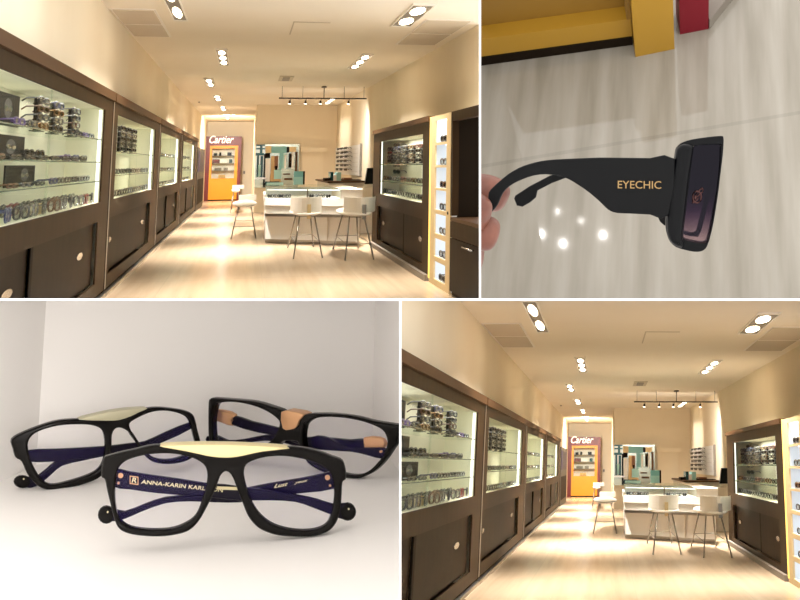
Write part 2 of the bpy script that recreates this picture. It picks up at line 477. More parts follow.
    t.part('body', MB().box(-1.77, -1.62, 42.8, 50, -1.5, .62), M['black'])
    t.part('poster', MB().box(-1.62, -1.61, 43.6, 49.4, -.2, .5), pm_purple, label='purple poster')
    t.part('base_panel', MB().box(-1.62, -1.612, 43.6, 49.4, -1.3, -.45), M['wood_dk'])
    t.done()
    # ----- eyewear in the left cases
    C1 = ['grey', 'blue', 'grey', 'silver', 'grey', 'brown', 'silver', 'grey', 'silver', 'red', 'silver', 'grey']
    g0 = 'left cases eyewear'
    for i in range(11): eyewear(sp, (-1.70, 8.75 + i * .53, -.39), 'x', C1[i], False, f'{ORD[i]} from near end, front of lowest row, {names[0][:12]} case', 'lowest row of nearest left case', h=.105, rz=.1 * math.sin(i * 2.1))
    for i in range(9): eyewear(sp, (-1.90, 8.6 + i * .5, -.39), 'x', C1[-i - 1], False, f'{ORD[i]} along, rear of lowest row, {names[0][:12]} case', 'rear row of nearest left case', h=.10)
    for i in range(4): eyewear(sp, (-1.72, 8.8 + i * .6, -.15), 'x', ['grey', 'brown', 'silver', 'grey'][i], False, f'{ORD[i]} below photo card, third shelf, {names[0][:12]} case', 'third shelf of nearest left case', h=.03)
    for i in range(6): eyewear(sp, (-1.75, 11.3 + i * .45, -.15), 'x', ['blue', 'silver', 'silver', 'grey', 'silver', 'silver'][i], False, f'{ORD[i]} past glass joint, third shelf, {names[0][:12]} case', 'third shelf of nearest left case', h=.05)
    for i in range(2): eyewear(sp, (-1.8, 10.05 + i * .5, .06), 'x', 'black', True, f'{ORD[i]} of bold pair, middle shelf, {names[0][:12]} case', 'middle shelf of nearest left case', h=.085)
    for i in range(3): eyewear(sp, (-1.8, 12.1 + i * .6, .06), 'x', ['purple', 'blue', 'silver'][i], i == 0, f'{ORD[i]} past glass joint, middle shelf, {names[0][:12]} case', 'middle shelf of nearest left case', h=.06)
    for i in range(8): eyewear(sp, (-1.68, 8.8 + i * .62, .06), 'x', ['brown', 'black', 'black', 'grey', 'black', 'black', 'grey', 'black'][i], False, f'{ORD[i]} in flat front row, middle shelf, {names[0][:12]} case', 'front row on middle shelf of nearest left case', h=.03)
    for i in range(3): eyewear(sp, (-1.7, 9.5 + i * .55, .31), 'x', ['purple', 'grey', 'gold'][i], False, f'{ORD[i]} in front of photo card, top shelf, {names[0][:12]} case', 'top shelf of nearest left case', h=.05)
    for i in range(3): eyewear(sp, (-1.75, 12.8 + i * .48, .31), 'x', ['grey', 'purple', 'silver'][i], False, f'{ORD[i]} past the rods, top shelf, {names[0][:12]} case', 'top shelf of nearest left case', h=.05)
    portrait_card(sp, 8.3, 9.42, .31, .55, -1.80, 'top shelf of nearest left case')
    portrait_card(sp, 8.3, 9.72, .06, .25, -1.84, 'middle shelf of nearest left case')
    portrait_card(sp, 9.05, 10.25, -.15, .02, -1.84, 'third shelf of nearest left case')
    for i, (y, cc) in enumerate(((10.35, ('black', 'grey', 'brown', 'black')), (11.15, ('grey', 'silver', 'gold', 'blue')), (12.25, ('black', 'brown', 'silver', 'grey')))):
        display_post(sp, -1.86, y, .31, .60, f'{ORD[i]} on top shelf of nearest left case', 'x', 1, cols=cc, dy=.6)
    single(sp, 'small_box', MB().box(-1.80, -1.74, 11.1, 11.5, -.386, -.30), M['column'], label=f'small tan and white box on floor of nearest left case, {V}', cat='box')
    for i in range(3): display_post(sp, -1.82, 16.75 + i * .85, .20, .56, f'{ORD[i]} in second left case', 'x', 1, cols=('black', 'grey', 'black', 'silver', 'black'), rows=5, dy=.7)
    for i in range(7): eyewear(sp, (-1.74, 16.6 + i * .78, -.10), 'x', ['silver', 'black', 'grey', 'silver', 'brown', 'silver', 'grey'][i], False, f'{ORD[i]} along middle shelf of second left case', 'middle shelf of second left case', h=.07, yl=.7)
    for i in range(8): eyewear(sp, (-1.72, 16.5 + i * .71, -.39), 'x', ['silver', 'grey', 'silver', 'blue', 'silver', 'grey', 'silver', 'black'][i], False, f'{ORD[i]} along lowest row of second left case', 'lowest row of second left case', h=.08, yl=.7)
    for i in range(4): eyewear(sp, (-1.74, 25.0 + i * 1.25, .20), 'x', ['grey', 'silver', 'black', 'silver'][i], False, f'{ORD[i]} along top shelf of third left case', 'third left case', h=.07, yl=1.1)
    for i in range(4): eyewear(sp, (-1.74, 25.0 + i * 1.25, -.10), 'x', ['silver', 'brown', 'silver', 'grey'][i], False, f'{ORD[i]} along middle shelf of third left case', 'third left case', h=.07, yl=1.1)
    for i in range(5): eyewear(sp, (-1.72, 24.9 + i * 1.1, -.39), 'x', ['silver', 'grey', 'silver', 'silver', 'black'][i], False, f'{ORD[i]} along lowest row of third left case', 'third left case', h=.08, yl=1.0)
    for i in range(3):
        for j, z in enumerate((.20, -.10, -.39)): eyewear(sp, (-1.73, 34.2 + i * 2.2, z), 'x', ['silver', 'grey', 'black'][(i + j) % 3], False, f'{ORD[i]} along {["top", "middle", "lowest"][j]} row of farthest left case', 'farthest left case', h=.08, yl=1.5)
    # ----- right display case
    XR = 2.42
    t = Thing(sp, 'display_case', f'free-standing walnut display case on the right with two sliding doors, {V}', 'display case', (XR, 19.6, -1.5))
    y0, y1 = 15.98, 23.3; wn = (16.65, 22.2); wz0, wz1 = -.53, .40; rc = (16.58, 22.45); rz0, rz1 = -1.34, -.74; d = .018; xb = 2.93
    f = MB().box(XR, XR + d, y0, y1, wz1, .55).box(XR, XR + d, y0, wn[0], wz0, wz1).box(XR, XR + d, wn[1], y1, wz0, wz1)
    f.box(XR, XR + d, y0, y1, rz1, wz0).box(XR, XR + d, y0, rc[0], rz0, rz1).box(XR, XR + d, rc[1], y1, rz0, rz1).box(XR, XR + d, y0, y1, -1.42, rz0)
    t.part('face_frame', f, M['wood'])
    t.part('carcass', MB().box(xb, xb + .03, y0, y1, -1.42, .58).box(XR + d, xb, y0, y0 + .03, -1.42, .58).box(XR + d, xb, y1 - .03, y1, -1.42, .58)
           .box(XR + d, xb, y0 + .03, y1 - .03, -.57, -.53).box(XR + d, xb, y0 + .03, y1 - .03, .42, .58), M['case_back'])
    t.part('side_panel', MB().box(XR, xb + .03, y1, y1 + .06, -1.5, .6), M['wood'])
    t.part('top_moulding', MB().box(XR - .03, XR + .1, y0, y1, .55, .62), M['wood_hi'])
    t.part('base_strip', MB().box(XR - .05, XR + .02, y0, y1, -1.5, -1.42), M['grey'])
    for j, (a, b, x) in enumerate(((rc[0], 18.95, XR + .04), (18.85, rc[1], XR + .06))):
        dr = t.part('door', MB().box(x, x + .02, a, b, rz0, rz1), M['door'])
        if j == 0: t.part('door_edge', MB().box(x - .003, x + .02, b - .1, b, rz0, rz1), M['wood_dk'], parent=dr)
        yk = 16.95 if j == 0 else 21.8
        if dr: t.part('knob', MB().prism([(yk + .16 * math.cos(q * PI / 7), -1.02 + .036 * math.sin(q * PI / 7)) for q in range(14)], x - .015, x, 0), M['chrome'], parent=dr, label='round steel pull')
    for z in (.0, -.29): t.part('shelf', MB().box(XR + .03, xb, wn[0] - .1, wn[1] + .05, z - .014, z), M['shelf'], label='glass shelf')
    for z in (.0, -.29): t.part('shelf_edge', MB().box(XR + .028, XR + .03, wn[0] - .1, wn[1] + .05, z - .02, z - .002), M['edge'], label='dark green shelf edge')
    t.part('glass_pane', MB().box(XR + .022, XR + .026, wn[0], wn[1], wz0, wz1), M['cglass'])
    t.part('light_strip', MB().box(XR + .05, XR + .06, wn[1] + .08, wn[1] + .2, wz0, wz1), M['led'], label='lit vertical strip')
    t.part('light_strip', MB().box(xb - .03, xb, 19.85, 19.98, wz0, wz1), M['led'], label='lit strip on the back panel')
    t.done()
    la = np.eye(4); la[:3, :3] = sp.R; la[:3, 3] = sp.w((2.7, 19.4, .41))
    area('case_lamp', Matrix(la.tolist()), .25, 5, CASE_W * 2.2, (1, .97, .88))
    for i in range(5):
        display_post(sp, 2.72, 16.95 + i * .80 + (.3 if i > 2 else 0), 0, .29, f'{ORD[i]} in right case', '-x', -1, cols=[('black', 'silver', 'grey', 'red'), ('brown', 'gold', 'black', 'gold'), ('black', 'grey', 'silver', 'black'), ('grey', 'black', 'silver', 'blue'), ('black', 'grey', 'silver', 'grey')][i], rows=4, dy=.74)
    for i in range(8): eyewear(sp, (2.6, 17.0 + i * .62, -.29), '-x', ['silver', 'gold', 'brown', 'red', 'grey', 'brown', 'black', 'grey'][i], i in (3, 6), f'{ORD[i]} along middle shelf of right case', 'middle shelf of right case', h=.07, yl=.55)
    for i in range(8): eyewear(sp, (2.6, 16.95 + i * .62, -.53), '-x', ['black', 'silver', 'grey', 'silver', 'silver', 'black', 'silver', 'silver'][i], i in (0, 5), f'{ORD[i]} along lowest row of right case', 'lowest row of right case', h=.08, yl=.55)
    # ----- lit column of niches
    t = Thing(sp, 'display_column', f'pale gold column of seven lit niches beside the right case, {V}', 'display column', (XR, 15.1, -1.5))
    nz = [(.26, .54), (-.02, .23), (-.30, -.05), (-.57, -.33), (-.86, -.62), (-1.14, -.92), (-1.42, -1.20)]
    f = MB(); a, b = 14.58, 15.50
    f.box(XR, XR + .02, 14.28, a, -1.5, .6).box(XR, XR + .02, b, 15.92, -1.5, .6)
    zz = [.6] + [z for p in nz for z in (p[1], p[0])] + [-1.5]
    for i in range(0, len(zz), 2): f.box(XR, XR + .02, a, b, zz[i + 1], zz[i])
    t.part('face_frame', f, M['column'])
    t.part('niche_lining', MB().box(xb - .16, xb - .1, a - .1, b + .1, -1.5, .6).box(XR + .02, xb - .16, a - .1, a, -1.5, .6).box(XR + .02, xb - .16, b, b + .1, -1.5, .6), M['niche'])
    for (q0, q1) in nz: t.part('niche_shelf', MB().box(XR + .02, xb - .16, a, b, q0 - .02, q0), M['niche'])
    for (q0, q1) in nz: t.part('niche_lamp', MB().box(XR + .12, XR + .22, a + .1, b - .1, q1 + .0, q1 + .008), M['led_hot'], label='white lamp in the niche top')
    t.part('side_strip', MB().box(XR - .006, XR, 15.86, 15.95, -1.45, .6), M['yellow_glow'], label='warm lit edge strip')
    t.part('lock', MB().ball((XR, 14.42, -.58), (.012, .05, .02)), M['black'])
    t.done()
    for i, (q0, q1) in enumerate(nz):
        eyewear(sp, (XR + .035, 15.0, q0), '-x', ['black', 'silver', 'brown', 'grey', 'silver', 'grey', 'black'][i], i in (0, 2, 6), f'alone in {ORD[i]} niche from the top', 'eyewear in the niche column', h=.075, yl=.5)
    # ----- wardrobe like cabinet at the right edge
    t = Thing(sp, 'open_cabinet', f'dark walnut cabinet with open bay above a drawer and door, {V}', 'cabinet', (XR, 13, -1.5))
    y0, y1 = 11.6, 14.24; X2 = 3.1
    t.part('face_frame', MB().box(XR, XR + .08, y0, y1, .49, .60).box(XR, XR + .08, 14.13, y1, -.6, .49), M['wood'])
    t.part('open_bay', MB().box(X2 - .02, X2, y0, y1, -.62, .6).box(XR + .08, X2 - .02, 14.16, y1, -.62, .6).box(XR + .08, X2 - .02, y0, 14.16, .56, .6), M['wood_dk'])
    t.part('worktop', MB().box(XR, X2, y0, y1, -.66, -.62), M['wood_hi'], label='reddish brown worktop')
    t.part('drawer', MB().box(XR, XR + .5, y0, y1, -.845, -.665), M['wood'])
    dr = t.part('door', MB().box(XR, XR + .5, y0, y1, -1.45, -.855), M['door'])
    if dr: t.part('handle', MB().tube([(XR, 13.25, -.90), (XR - .03, 13.25, -.90), (XR - .03, 12.7, -.90), (XR, 12.7, -.90)], .009, 6, sc=(1, 1, 1)), M['chrome'], parent=dr, label='steel bar handle')
    t.part('base_plinth', MB().box(XR + .03, XR + .5, y0, y1, -1.5, -1.45), M['wood_dk'])
    t.done()
    # ----- ceiling vents, lights
    def vent(x0, x1, y0, y1, wh):
        t = Thing(sp, 'ceiling_vent', f'grey double ceiling vent grille {wh}, {V}', 'vent', ((x0 + x1) / 2, (y0 + y1) / 2, 1.93))
        t.part('frame', MB().box(x0, x1, y0, y1, 1.922, 1.93), M['white2'])
        ym = (y0 + y1) / 2
        for a, b in ((y0 + .1, ym - .06), (ym + .06, y1 - .1)):
            g = MB(); n = 14
            for i in range(n):
                w_ = (b - a) / n; g.box(x0 + .03, x1 - .03, a + i * w_, a + (i + .7) * w_, 1.912, 1.922)
            t.part('grille', g, M['vent'])
        t.done()
    vent(-1.76, -1.20, 15.9, 19.3, 'above the nearest left case'); vent(2.38, 3.06, 16.2, 19.8, 'above the right case')
    fx = [(-1.02, -.86, 13.6, 16.9, 2, 'nearest in the left row'), (-.57, -.40, 21.2, 24.4, 3, 'second in the left row'), (-1.0, -.83, 28.4, 31.2, 2, 'third in the left row'),
          (-.98, -.78, 35.2, 38.0, 2, 'fourth in the left row'), (-.93, -.75, 41.5, 44.9, 2, 'fifth in the left row'), (-.90, -.74, 49.4, 53, 2, 'farthest in the left row'),
          (1.99, 2.26, 14.7, 17.0, 2, 'nearest in the right row'), (2.02, 2.20, 21.7, 24.9, 3, 'second in the right row'), (2.42, 2.6, 36.2, 39.7, 3, 'behind the track lights')]
    for x0, x1, y0, y1, n, wh in fx:
        t = Thing(sp, 'ceiling_light', f'recessed ceiling light with {("", "", "two", "three")[n]} lamps, {wh}, {V}', 'ceiling light', ((x0 + x1) / 2, (y0 + y1) / 2, 1.93), f'recessed ceiling lights, {V}')
        t.part('housing', MB().box(x0, x1, y0, y1, 1.915, 1.93), M['grey'])
        t.part('rim', MB().box(x0 - .015, x0, y0 - .08, y1 + .08, 1.905, 1.93).box(x1, x1 + .015, y0 - .08, y1 + .08, 1.905, 1.93).box(x0, x1, y0 - .08, y0, 1.905, 1.93).box(x0, x1, y1, y1 + .08, 1.905, 1.93), M['white2'])
        for i in range(n):
            yc = y0 + (i + .5) * (y1 - y0) / n; r = (x1 - x0) * .33; ry = (y1 - y0) / n * .33
            t.part('lamp', MB().disc(((x0 + x1) / 2, yc), r, ry, 1.905, 1.915, 16), M['bulb'], label='lit lamp')
        t.done()
        la = np.eye(4); la[:3, :3] = sp.R; la[:3, 3] = sp.w(((x0 + x1) / 2, (y0 + y1) / 2, 1.89))
        area('fixture_lamp', Matrix(la.tolist()), (x1 - x0), (y1 - y0), ROOM_W * (1.25 if T == 'lower' else 1.0) * (1.3 if y0 > 45 else .35 if x0 > 2.3 else 1.6 if y0 > 20 else .8), (1, .94, .85), 170 if y0 > 45 else 95)
    t = Thing(sp, 'sprinkler', f'tiny sprinkler head on the ceiling above the left cases, {V}', 'sprinkler', (-1.5, 39, 1.93))
    t.part('head', MB().ball((-1.5, 39, 1.915), (.03, .12, .02)), M['grey']); t.done()
    t = Thing(sp, 'ceiling_hatch', f'square flush ceiling access hatch, {V}', 'hatch', (.9, 18, 1.93))
    t.part('hatch_frame', MB().box(.58, 1.1, 16.9, 16.98, 1.925, 1.93).box(.58, .60, 16.9, 18.6, 1.925, 1.93), M['vent']); t.part('panel', MB().box(.60, 1.1, 16.98, 18.6, 1.927, 1.93), M['ceil']); t.done()
    t = Thing(sp, 'ceiling_speaker', f'small white ceiling diffuser near the track lights, {V}', 'diffuser', (.82, 28.2, 1.93))
    t.part('plate', MB().box(.68, 1.0, 27.4, 29.0, 1.915, 1.93), M['vent']); t.part('grille', MB().box(.76, .92, 27.7, 28.7, 1.905, 1.915), M['grey']); t.done()
    # ----- track light
    Y = 31.0; t = Thing(sp, 'track_light', f'dark suspended track bar with spot heads over the counter, {V}', 'track light', (1.9, Y, 1.93))
    zb = 1.93 - .30; xs = [.84, 1.36, 1.90, 2.42, 2.93]
    t.part('bar', MB().box(.76, 3.0, Y - .06, Y + .06, zb - .015, zb + .015), M['black2'])
    for i, x in enumerate(xs):
        t.part('rod', MB().tube([(x, Y, 1.93), (x, Y, zb)], .012 if i == 2 else .006, 6), M['black2'])
    t.part('canopy', MB().disc((1.90, Y), .07, .2, 1.90, 1.93), M['black2'])
    for x in (1.05, 1.45, 1.83, 2.55):
        h = t.part('spot_head', MB().tube([(x, Y, zb - .015), (x, Y, zb - .06)], .008, 6).tube([(x - .01, Y, zb - .05), (x - .02, Y, zb - .13)], [.022, .036], 10), M['black2'])
        if h: t.part('lamp', MB().tube([(x - .02, Y, zb - .13), (x - .022, Y, zb - .14)], .034, 10), M['bulb'], parent=h, label='lit lamp')
    t.done()
    for x, tx, tz in ((1.05, .7, -.2), (1.45, 1.2, .5), (1.83, 1.9, .3), (2.55, 2.7, .5)):
        spot('track_spot', sp.w((x - .02, Y, zb - .2)), sp.w((tx, 33.5, -1.5)), 110, 165, (1, .94, .86), radius=.08, blend=1)
    # ----- red and yellow kiosk
    Y = 56.0; t = Thing(sp, 'display_kiosk', f'red and yellow {"brand"} display kiosk at the far end of the aisle, {V}'.replace('brand ', 'glazed '), 'kiosk', (-1.0, Y, -1.5))
    tl = sp1.hit((203.5, 136.5), 1, Y); br = sp1.hit((237.5, 198), 1, Y); x0, x1 = -1.78, -.22; z1 = tl[2]; zb_ = -1.5
    cx0, cx1 = -1.60, -.36; zt = sp1.hit((220, 145.5), 1, Y)[2]
    t.part('surround', MB().box(x0, cx0, Y, Y + .9, zb_, z1).box(cx1, x1, Y, Y + .9, zb_, z1).box(cx0, cx1, Y, Y + .9, zt, z1), M['red'])
    wz1 = sp1.hit((220, 148.5), 1, Y)[2]; wz0 = sp1.hit((220, 178.5), 1, Y)[2]; wx0, wx1 = -1.50, -.50
    t.part('yellow_frame', MB().box(cx0, wx0, Y + .05, Y + .6, zb_ + .05, zt).box(wx1, cx1, Y + .05, Y + .6, zb_ + .05, zt).box(wx0, wx1, Y + .05, Y + .6, wz1, zt).box(wx0, wx1, Y + .05, Y + .6, zb_ + .05, wz0), M['yellow'])
    t.part('cabinet_back', MB().box(wx0, wx1, Y + .5, Y + .6, wz0, wz1), M['white2'])
    t.part('plinth', MB().box(cx0, cx1, Y + .05, Y + .6, zb_, zb_ + .05), M['wood_dk'])
    h_ = (wz1 - wz0)
    for i in range(1, 4): t.part('shelf', MB().box(wx0, wx1, Y + .1, Y + .5, wz0 + h_ * i / 4, wz0 + h_ * i / 4 + .015), M['grey'])
    t.part('glass_pane', MB().box(wx0, wx1, Y + .06, Y + .08, wz0, wz1), M['cglass'])
    t.part('sign_lettering', text_mb('Cartier', sp1.hit((221.5, 143.3), 1, Y - .02), (1, 0, 0), (0, 0, 1), .34, shear=.35, depth=.02, target=1.08, bold=.015), M['white_sign'], label='white script reading Cartier')
    t.done()
    spot('kiosk_fill_spot', sp.w((-.8, 49, 1.85)), sp.w((-.8, 57, .6)), 1500, 110, (1, .94, .84), radius=.2, blend=1)  # added fill spot, brightens the back wall and kiosk
    prd = [('black', 0.05, .2, 3), ('black', .3, .4, 3), ('red', .0, .5, 2), ('grey', .55, .75, 1), ('black', .7, .9, 3), ('white', .35, .8, 2), ('grey', .1, .7, 1), ('gold', .3, .9, 0), ('tealdk', .8, .95, 2)]
    for i, (c, a, b, r) in enumerate(prd):
        xa = wx0 + .04 + a * .9; xb_ = wx0 + .04 + b * .9 if c != 'red' else xa + .3
        xb_ = min(xb_, xa + .3)
        single(sp, 'product_box', MB().box(xa, xb_, Y + .2, Y + .4, wz0 + h_ * r / 4 + .016, wz0 + h_ * r / 4 + .016 + .12 + .02 * (i % 3)), M[c if c in M else 'black'],
               label=f'{ {"black": "black", "red": "red", "grey": "grey", "white": "white", "gold": "gold", "tealdk": "dark teal"}[c]} boxed item {["on base", "on lowest shelf", "on middle shelf", "on top shelf"][r]} of the kiosk, {ORD[i]} placed, {V}'.replace(f', {ORD[i]} placed', [', left end', ', left of centre', '', ', right half', ', right end', ', centre', '', '', ', right end'][i]), cat='box', group=f'boxed items in the kiosk, {V}')
    # ----- counter
    A = np.array([.43, 24.9]); B = np.array([2.17, 23.2]); D = np.array([.06, 6.0])
    def quad(u0, u1, d0, d1):
        P = lambda u, d: tuple(A + (B - A) * u + D * d)
        return [P(u0, d0), P(u1, d0), P(u1, d1), P(u0, d1)]
    t = Thing(sp, 'sales_counter', f'white sales counter with glass vitrine top and steel ledge, {V}', 'counter', (1.3, 25, -1.5))
    t.part('kickboard', MB().prism(quad(.0, 1.0, .05, .95), -1.5, -1.42), M['steel'])
    t.part('lower_panel', MB().prism(quad(.0, 1.0, .02, 1), -1.42, -.96), M['white'])
    for i in (0.34, .67): t.part('panel_joint', MB().prism(quad(i, i + .004, .012, .02), -1.42, -.96), M['vent'])
    t.part('ledge', MB().prism(quad(-.01, 1.0, -.05, .1), -.97, -.92), M['steel'], label='brushed steel ledge')
    t.part('fascia', MB().prism(quad(-.01, 1.0, 0, 1), -.92, -.79), M['white2'])
    t.part('trim_line', MB().prism(quad(-.01, 1.0, -.01, 1), -.79, -.77), M['vent'])
    t.part('upper_fascia', MB().prism(quad(-.02, 1.02, -.015, 1), -.77, -.635), M['white'])
    t.part('end_block', MB().prism(quad(.80, 1.02, 0, 1), -.635, -.47), M['white2'])
    t.part('vitrine_back', MB().prism(quad(0, .80, .5, .52), -.635, -.475), M['niche'])
    t.part('vitrine_glass', MB().prism(quad(0, .80, 0, .01), -.635, -.475), M['cglass'])
    t.part('vitrine_end', MB().prism(quad(-.003, 0, 0, .5), -.635, -.475), M['cglass'])
    t.part('light_strip', MB().prism(quad(.01, .79, .06, .1), -.49, -.48), M['led'], label='lit strip under the glass top')
    t.part('glass_top', MB().prism(quad(-.01, .80, -.01, 1), -.47, -.455), M['shelf'], label='glass counter top')
    t.part('end_top', MB().prism(quad(.80, 1.02, -.01, 1), -.47, -.455), M['white2'])
    t.part('centre_post', MB().prism(quad(.44, .455, 0, .02), -.635, -.47), M['steel'])
    t.done()
    for i in range(10):
        u = .04 + i * .042 if i < 6 else .50 + (i - 6) * .06
        p = A + (B - A) * u + D * .06
        eyewear(sp, (p[0], p[1], -.635), '-y', ['black', 'silver', 'brown', 'black', 'grey', 'black', 'grey', 'silver', 'black', 'grey'][i], i % 3 == 0, f'{ORD[i]} from the left inside the counter vitrine', 'eyewear in the counter vitrine', h=.06, yl=.27)
    # back counter with monitor and boxes
    t = Thing(sp, 'back_counter', f'low cream back counter along the right wall behind the vitrine, {V}', 'counter', (2.6, 30, -1.5))
    t.part('body', MB().box(2.05, 2.98, 30.3, 35.5, -1.5, -.44), M['white2']); t.part('top', MB().box(2.0, 2.98, 30.2, 35.6, -.44, -.40), M['wood_hi']); t.done()
    p = lambda x, y, Yd: sp1.hit((x, y), 1, Yd)
    t = Thing(sp, 'computer_monitor', f'dark computer monitor on the counter beside the right case, {V}', 'monitor', (2.75, 27.5, -.46))
    a, b = p(364.5, 168, 28), p(375, 184, 28)
    t.part('screen', MB().prism([(a[0] + .02, b[2]), (a[0] + .07, a[2]), (b[0] + .1, a[2]), (b[0] + .1, b[2])], 28, 28.2, 1), M['screen'])
    t.part('stand', MB().box(a[0] + .05, b[0] + .1, 28, 28.6, -.52, b[2]), M['white2'])
    t.part('desk_block', MB().box(a[0] - .1, 2.9, 27.6, 29.2, -1.5, -.52), M['white2']); t.done()
    for x0_, x1_, y0_, y1_, mt, nm, lb in ((325, 331, 181, 187, 'wood_dk', 'storage_box', 'dark brown box at the left of the cartons'), (330.5, 333.3, 172, 187, 'tealdk', 'carton', 'tall dark teal carton'), (333.5, 336.5, 175, 187, 'white', 'carton', 'white carton between teal ones'),
                                        (336.6, 341, 172.5, 186, 'teal2', 'carton', 'pale aqua carton'), (341.5, 361, 183.3, 186.2, 'wood_dk', 'tray', 'long flat dark tray'), (344, 352, 180.5, 183.2, 'brownm', 'spectacle_case', 'small brown case on the tray')):
        a, b = p(x0_, y0_, 31), p(x1_, y1_, 31)
        zb0 = -.40 if nm != 'spectacle_case' else b[2]
        single(sp, nm, MB().box(a[0], b[0] - .004, 31, 31.8, max(zb0, -.40 if nm != 'spectacle_case' else -.372) + .003, max(a[2], -.375 if nm == 'tray' else -.33)), M[mt], label=f'{lb} on the back counter, {V}', cat=nm.replace('_', ' '))
    # wall display board of sunglasses on the right wall
    xw = lambda y: 3.30 - (y - 11) * (.33 / 30.2) - .002
    t = Thing(sp, 'wall_display_board', f'white wall board holding six rows of sunglasses, {V}', 'display board', (xw(36), 36, -.3))
    y0, y1 = 32.6, 40.6
    t.part('board', MB().prism([(xw(y0) - .05, y0), (xw(y1) - .05, y1), (xw(y1), y1), (xw(y0), y0)], -.30, .52), M['white'])
    t.part('side_edge', MB().prism([(xw(y0) - .06, y0 - .06), (xw(y0) - .06, y0), (xw(y0), y0), (xw(y0), y0 - .06)], -.32, .54), M['grey'])
    for r in range(6): t.part('rail', MB().prism([(xw(33) - .06, 33.2), (xw(40.3) - .06, 40.3), (xw(40.3) - .05, 40.3), (xw(33) - .05, 33.2)], -.19 + r * .12, -.185 + r * .12), M['steel'])
    t.done()
    for r in range(6):
        for i in range(4):
            y = 39.4 - i * 1.35 - (.25 if (i + r) % 3 == 0 else 0)
            eyewear(sp, (xw(y) - .20, y, -.18 + r * .12), '-x', 'black', True, f'{ORD[i]} from the far end, {ORD[5 - r]} row of the wall board', 'sunglasses on the wall board', h=.07, yl=1.0)
    # ----- mirrored turquoise display on the back wall
    Y = 40.9; q = lambda x, y: sp1.hit((x, y), 1, Y)
    t = Thing(sp, 'mirror_display', f'mirrored wall display with turquoise panels behind the counter, {V}', 'mirror display', (1.0, Y, q(256, 186)[2]))
    def rect(x0_, x1_, y0_, y1_, dy=0, th=.06):
        a, b = q(x0_, y0_), q(x1_, y1_); return MB().box(a[0], b[0], Y - dy - th, Y - dy, a[2], b[2])
    t.part('backboard', rect(256, 298, 144.5, 187, 0), M['mirrorback'])
    pcs = [('tealdk', 256, 265, 144.5, 146), ('tealdk', 256, 265, 148, 149.5), ('tealdk', 260, 262.3, 146, 155), ('tealdk', 255.5, 264, 153, 155.5), ('tealdk', 257, 258.4, 155, 177), ('tealdk', 260.5, 262.5, 156, 177), ('teal2', 258.4, 260.5, 165, 176),
           ('black', 264, 265.3, 154, 187), ('column', 265.5, 271, 146, 153), ('wood_dk', 265.5, 270, 153, 158), ('white', 265.6, 269.5, 158.5, 183), ('teal', 271.3, 286.5, 146.5, 153), ('gold', 271, 276.5, 156, 175), ('brownm', 274.5, 277.8, 156, 168), ('wood_dk', 275, 277, 166, 176),
           ('teal', 279.5, 283, 153, 178), ('teal2', 283, 286, 154, 175), ('white', 284.5, 285.8, 155, 174), ('black', 286.6, 289, 147, 152.5), ('column', 289.4, 296, 147, 152), ('wood_dk', 288.8, 291.4, 153.5, 167.5), ('white', 291.8, 293.3, 152, 177), ('mirrorback', 293.5, 295, 154, 175), ('wood_hi', 295.3, 296.8, 152, 174),
           ('gold', 270, 281, 175, 182), ('mirrorback', 281, 293, 168.5, 181), ('wood_hi', 283, 290, 173.4, 174.8), ('wood_hi', 284, 292, 178, 180), ('tealdk', 265, 279, 181.5, 186), ('teal2', 266.5, 283, 182.5, 185.2), ('teal2', 274, 281, 170, 179)]
    for i, (mt, a, b, c, d_) in enumerate(pcs): t.part('panel', rect(a, b, c, d_, .06 + .002 * i, .05), M[mt])  # turquoise panels and the mirrors' reflections, both built as coloured strips
    t.part('lower_ledge', rect(254.5, 266, 177.5, 179, .15, .3), M['chrome'])
    t.done()
    a, b = p(294, 171.3, 29.5), p(304.6, 184.3, 29.5)
    t = Thing(sp, 'counter_sign', f'small turquoise and cream poster stand on the counter, {V}', 'sign', ((a[0] + b[0]) / 2, 29.5, -.455))
    t.part('poster', MB().box(a[0], b[0] - .04, 29.5, 29.6, a[2] - .13, a[2]), M['teal']); t.part('lower_band', MB().box(a[0], b[0] - .04, 29.5, 29.6, -.454, a[2] - .13), M['teal2']); t.part('edge', MB().box(b[0] - .04, b[0], 29.48, 29.62, -.454, a[2]), M['wood_dk']); t.done()
    # door in the jut wall
    t = Thing(sp, 'door_1', f'flush cream door with header', 'door', (2, 41, -1.5), kind='structure')
    a, b = q(301, 149), q(325.5, 186)
    t.part('header', MB().box(a[0], b[0], Y - .12, Y + .1, a[2] - .10, a[2] + .05), M['wall']); t.part('door_leaf', MB().box(a[0] + .03, b[0] - .1, Y + .02, Y + .1, -1.5, a[2] - .10), M['wall'])
    t.part('door_handle', MB().box(q(320.5, 180)[0], q(322.5, 182)[0], Y - .05, Y + .02, q(321, 182.5)[2], q(321, 180.5)[2]), M['black2']); t.done()
    t = Thing(sp, 'wall_switch', f'small dark wall switch beside the kiosk, {V}', 'switch', (-.08, 56.95, 0)); t.part('plate', MB().box(-.1, -.02, 56.9, 57, -.36, -.24), M['grey']); t.done()
    # ----- stools
    def stool(cx, cy, lab, back, hw=.21, dy=1.4, sx=0, seat=(.28, 1.5), zs=-.80, curved=False, gone=False, blx=0):
        t = Thing(sp, 'bar_stool', f'{lab}, {V}', 'stool', (cx, cy, -1.5), f'white bar stools, {V}')
        t.part('seat', MB().ball((cx, cy, zs), (seat[0], seat[1], .055), 24, 10), M['leather'])
        for ix in (-1, 1):
            for iy in (-1, 1):
                t.part('leg', MB().tube([(cx + ix * hw * .52, cy + iy * dy * .5, zs - .03), (cx + ix * hw + sx * iy, cy + iy * dy, -1.5)], .013, 8, sc=(1, 3, 1)), M['legs'])
        zr = -1.26; k = .86
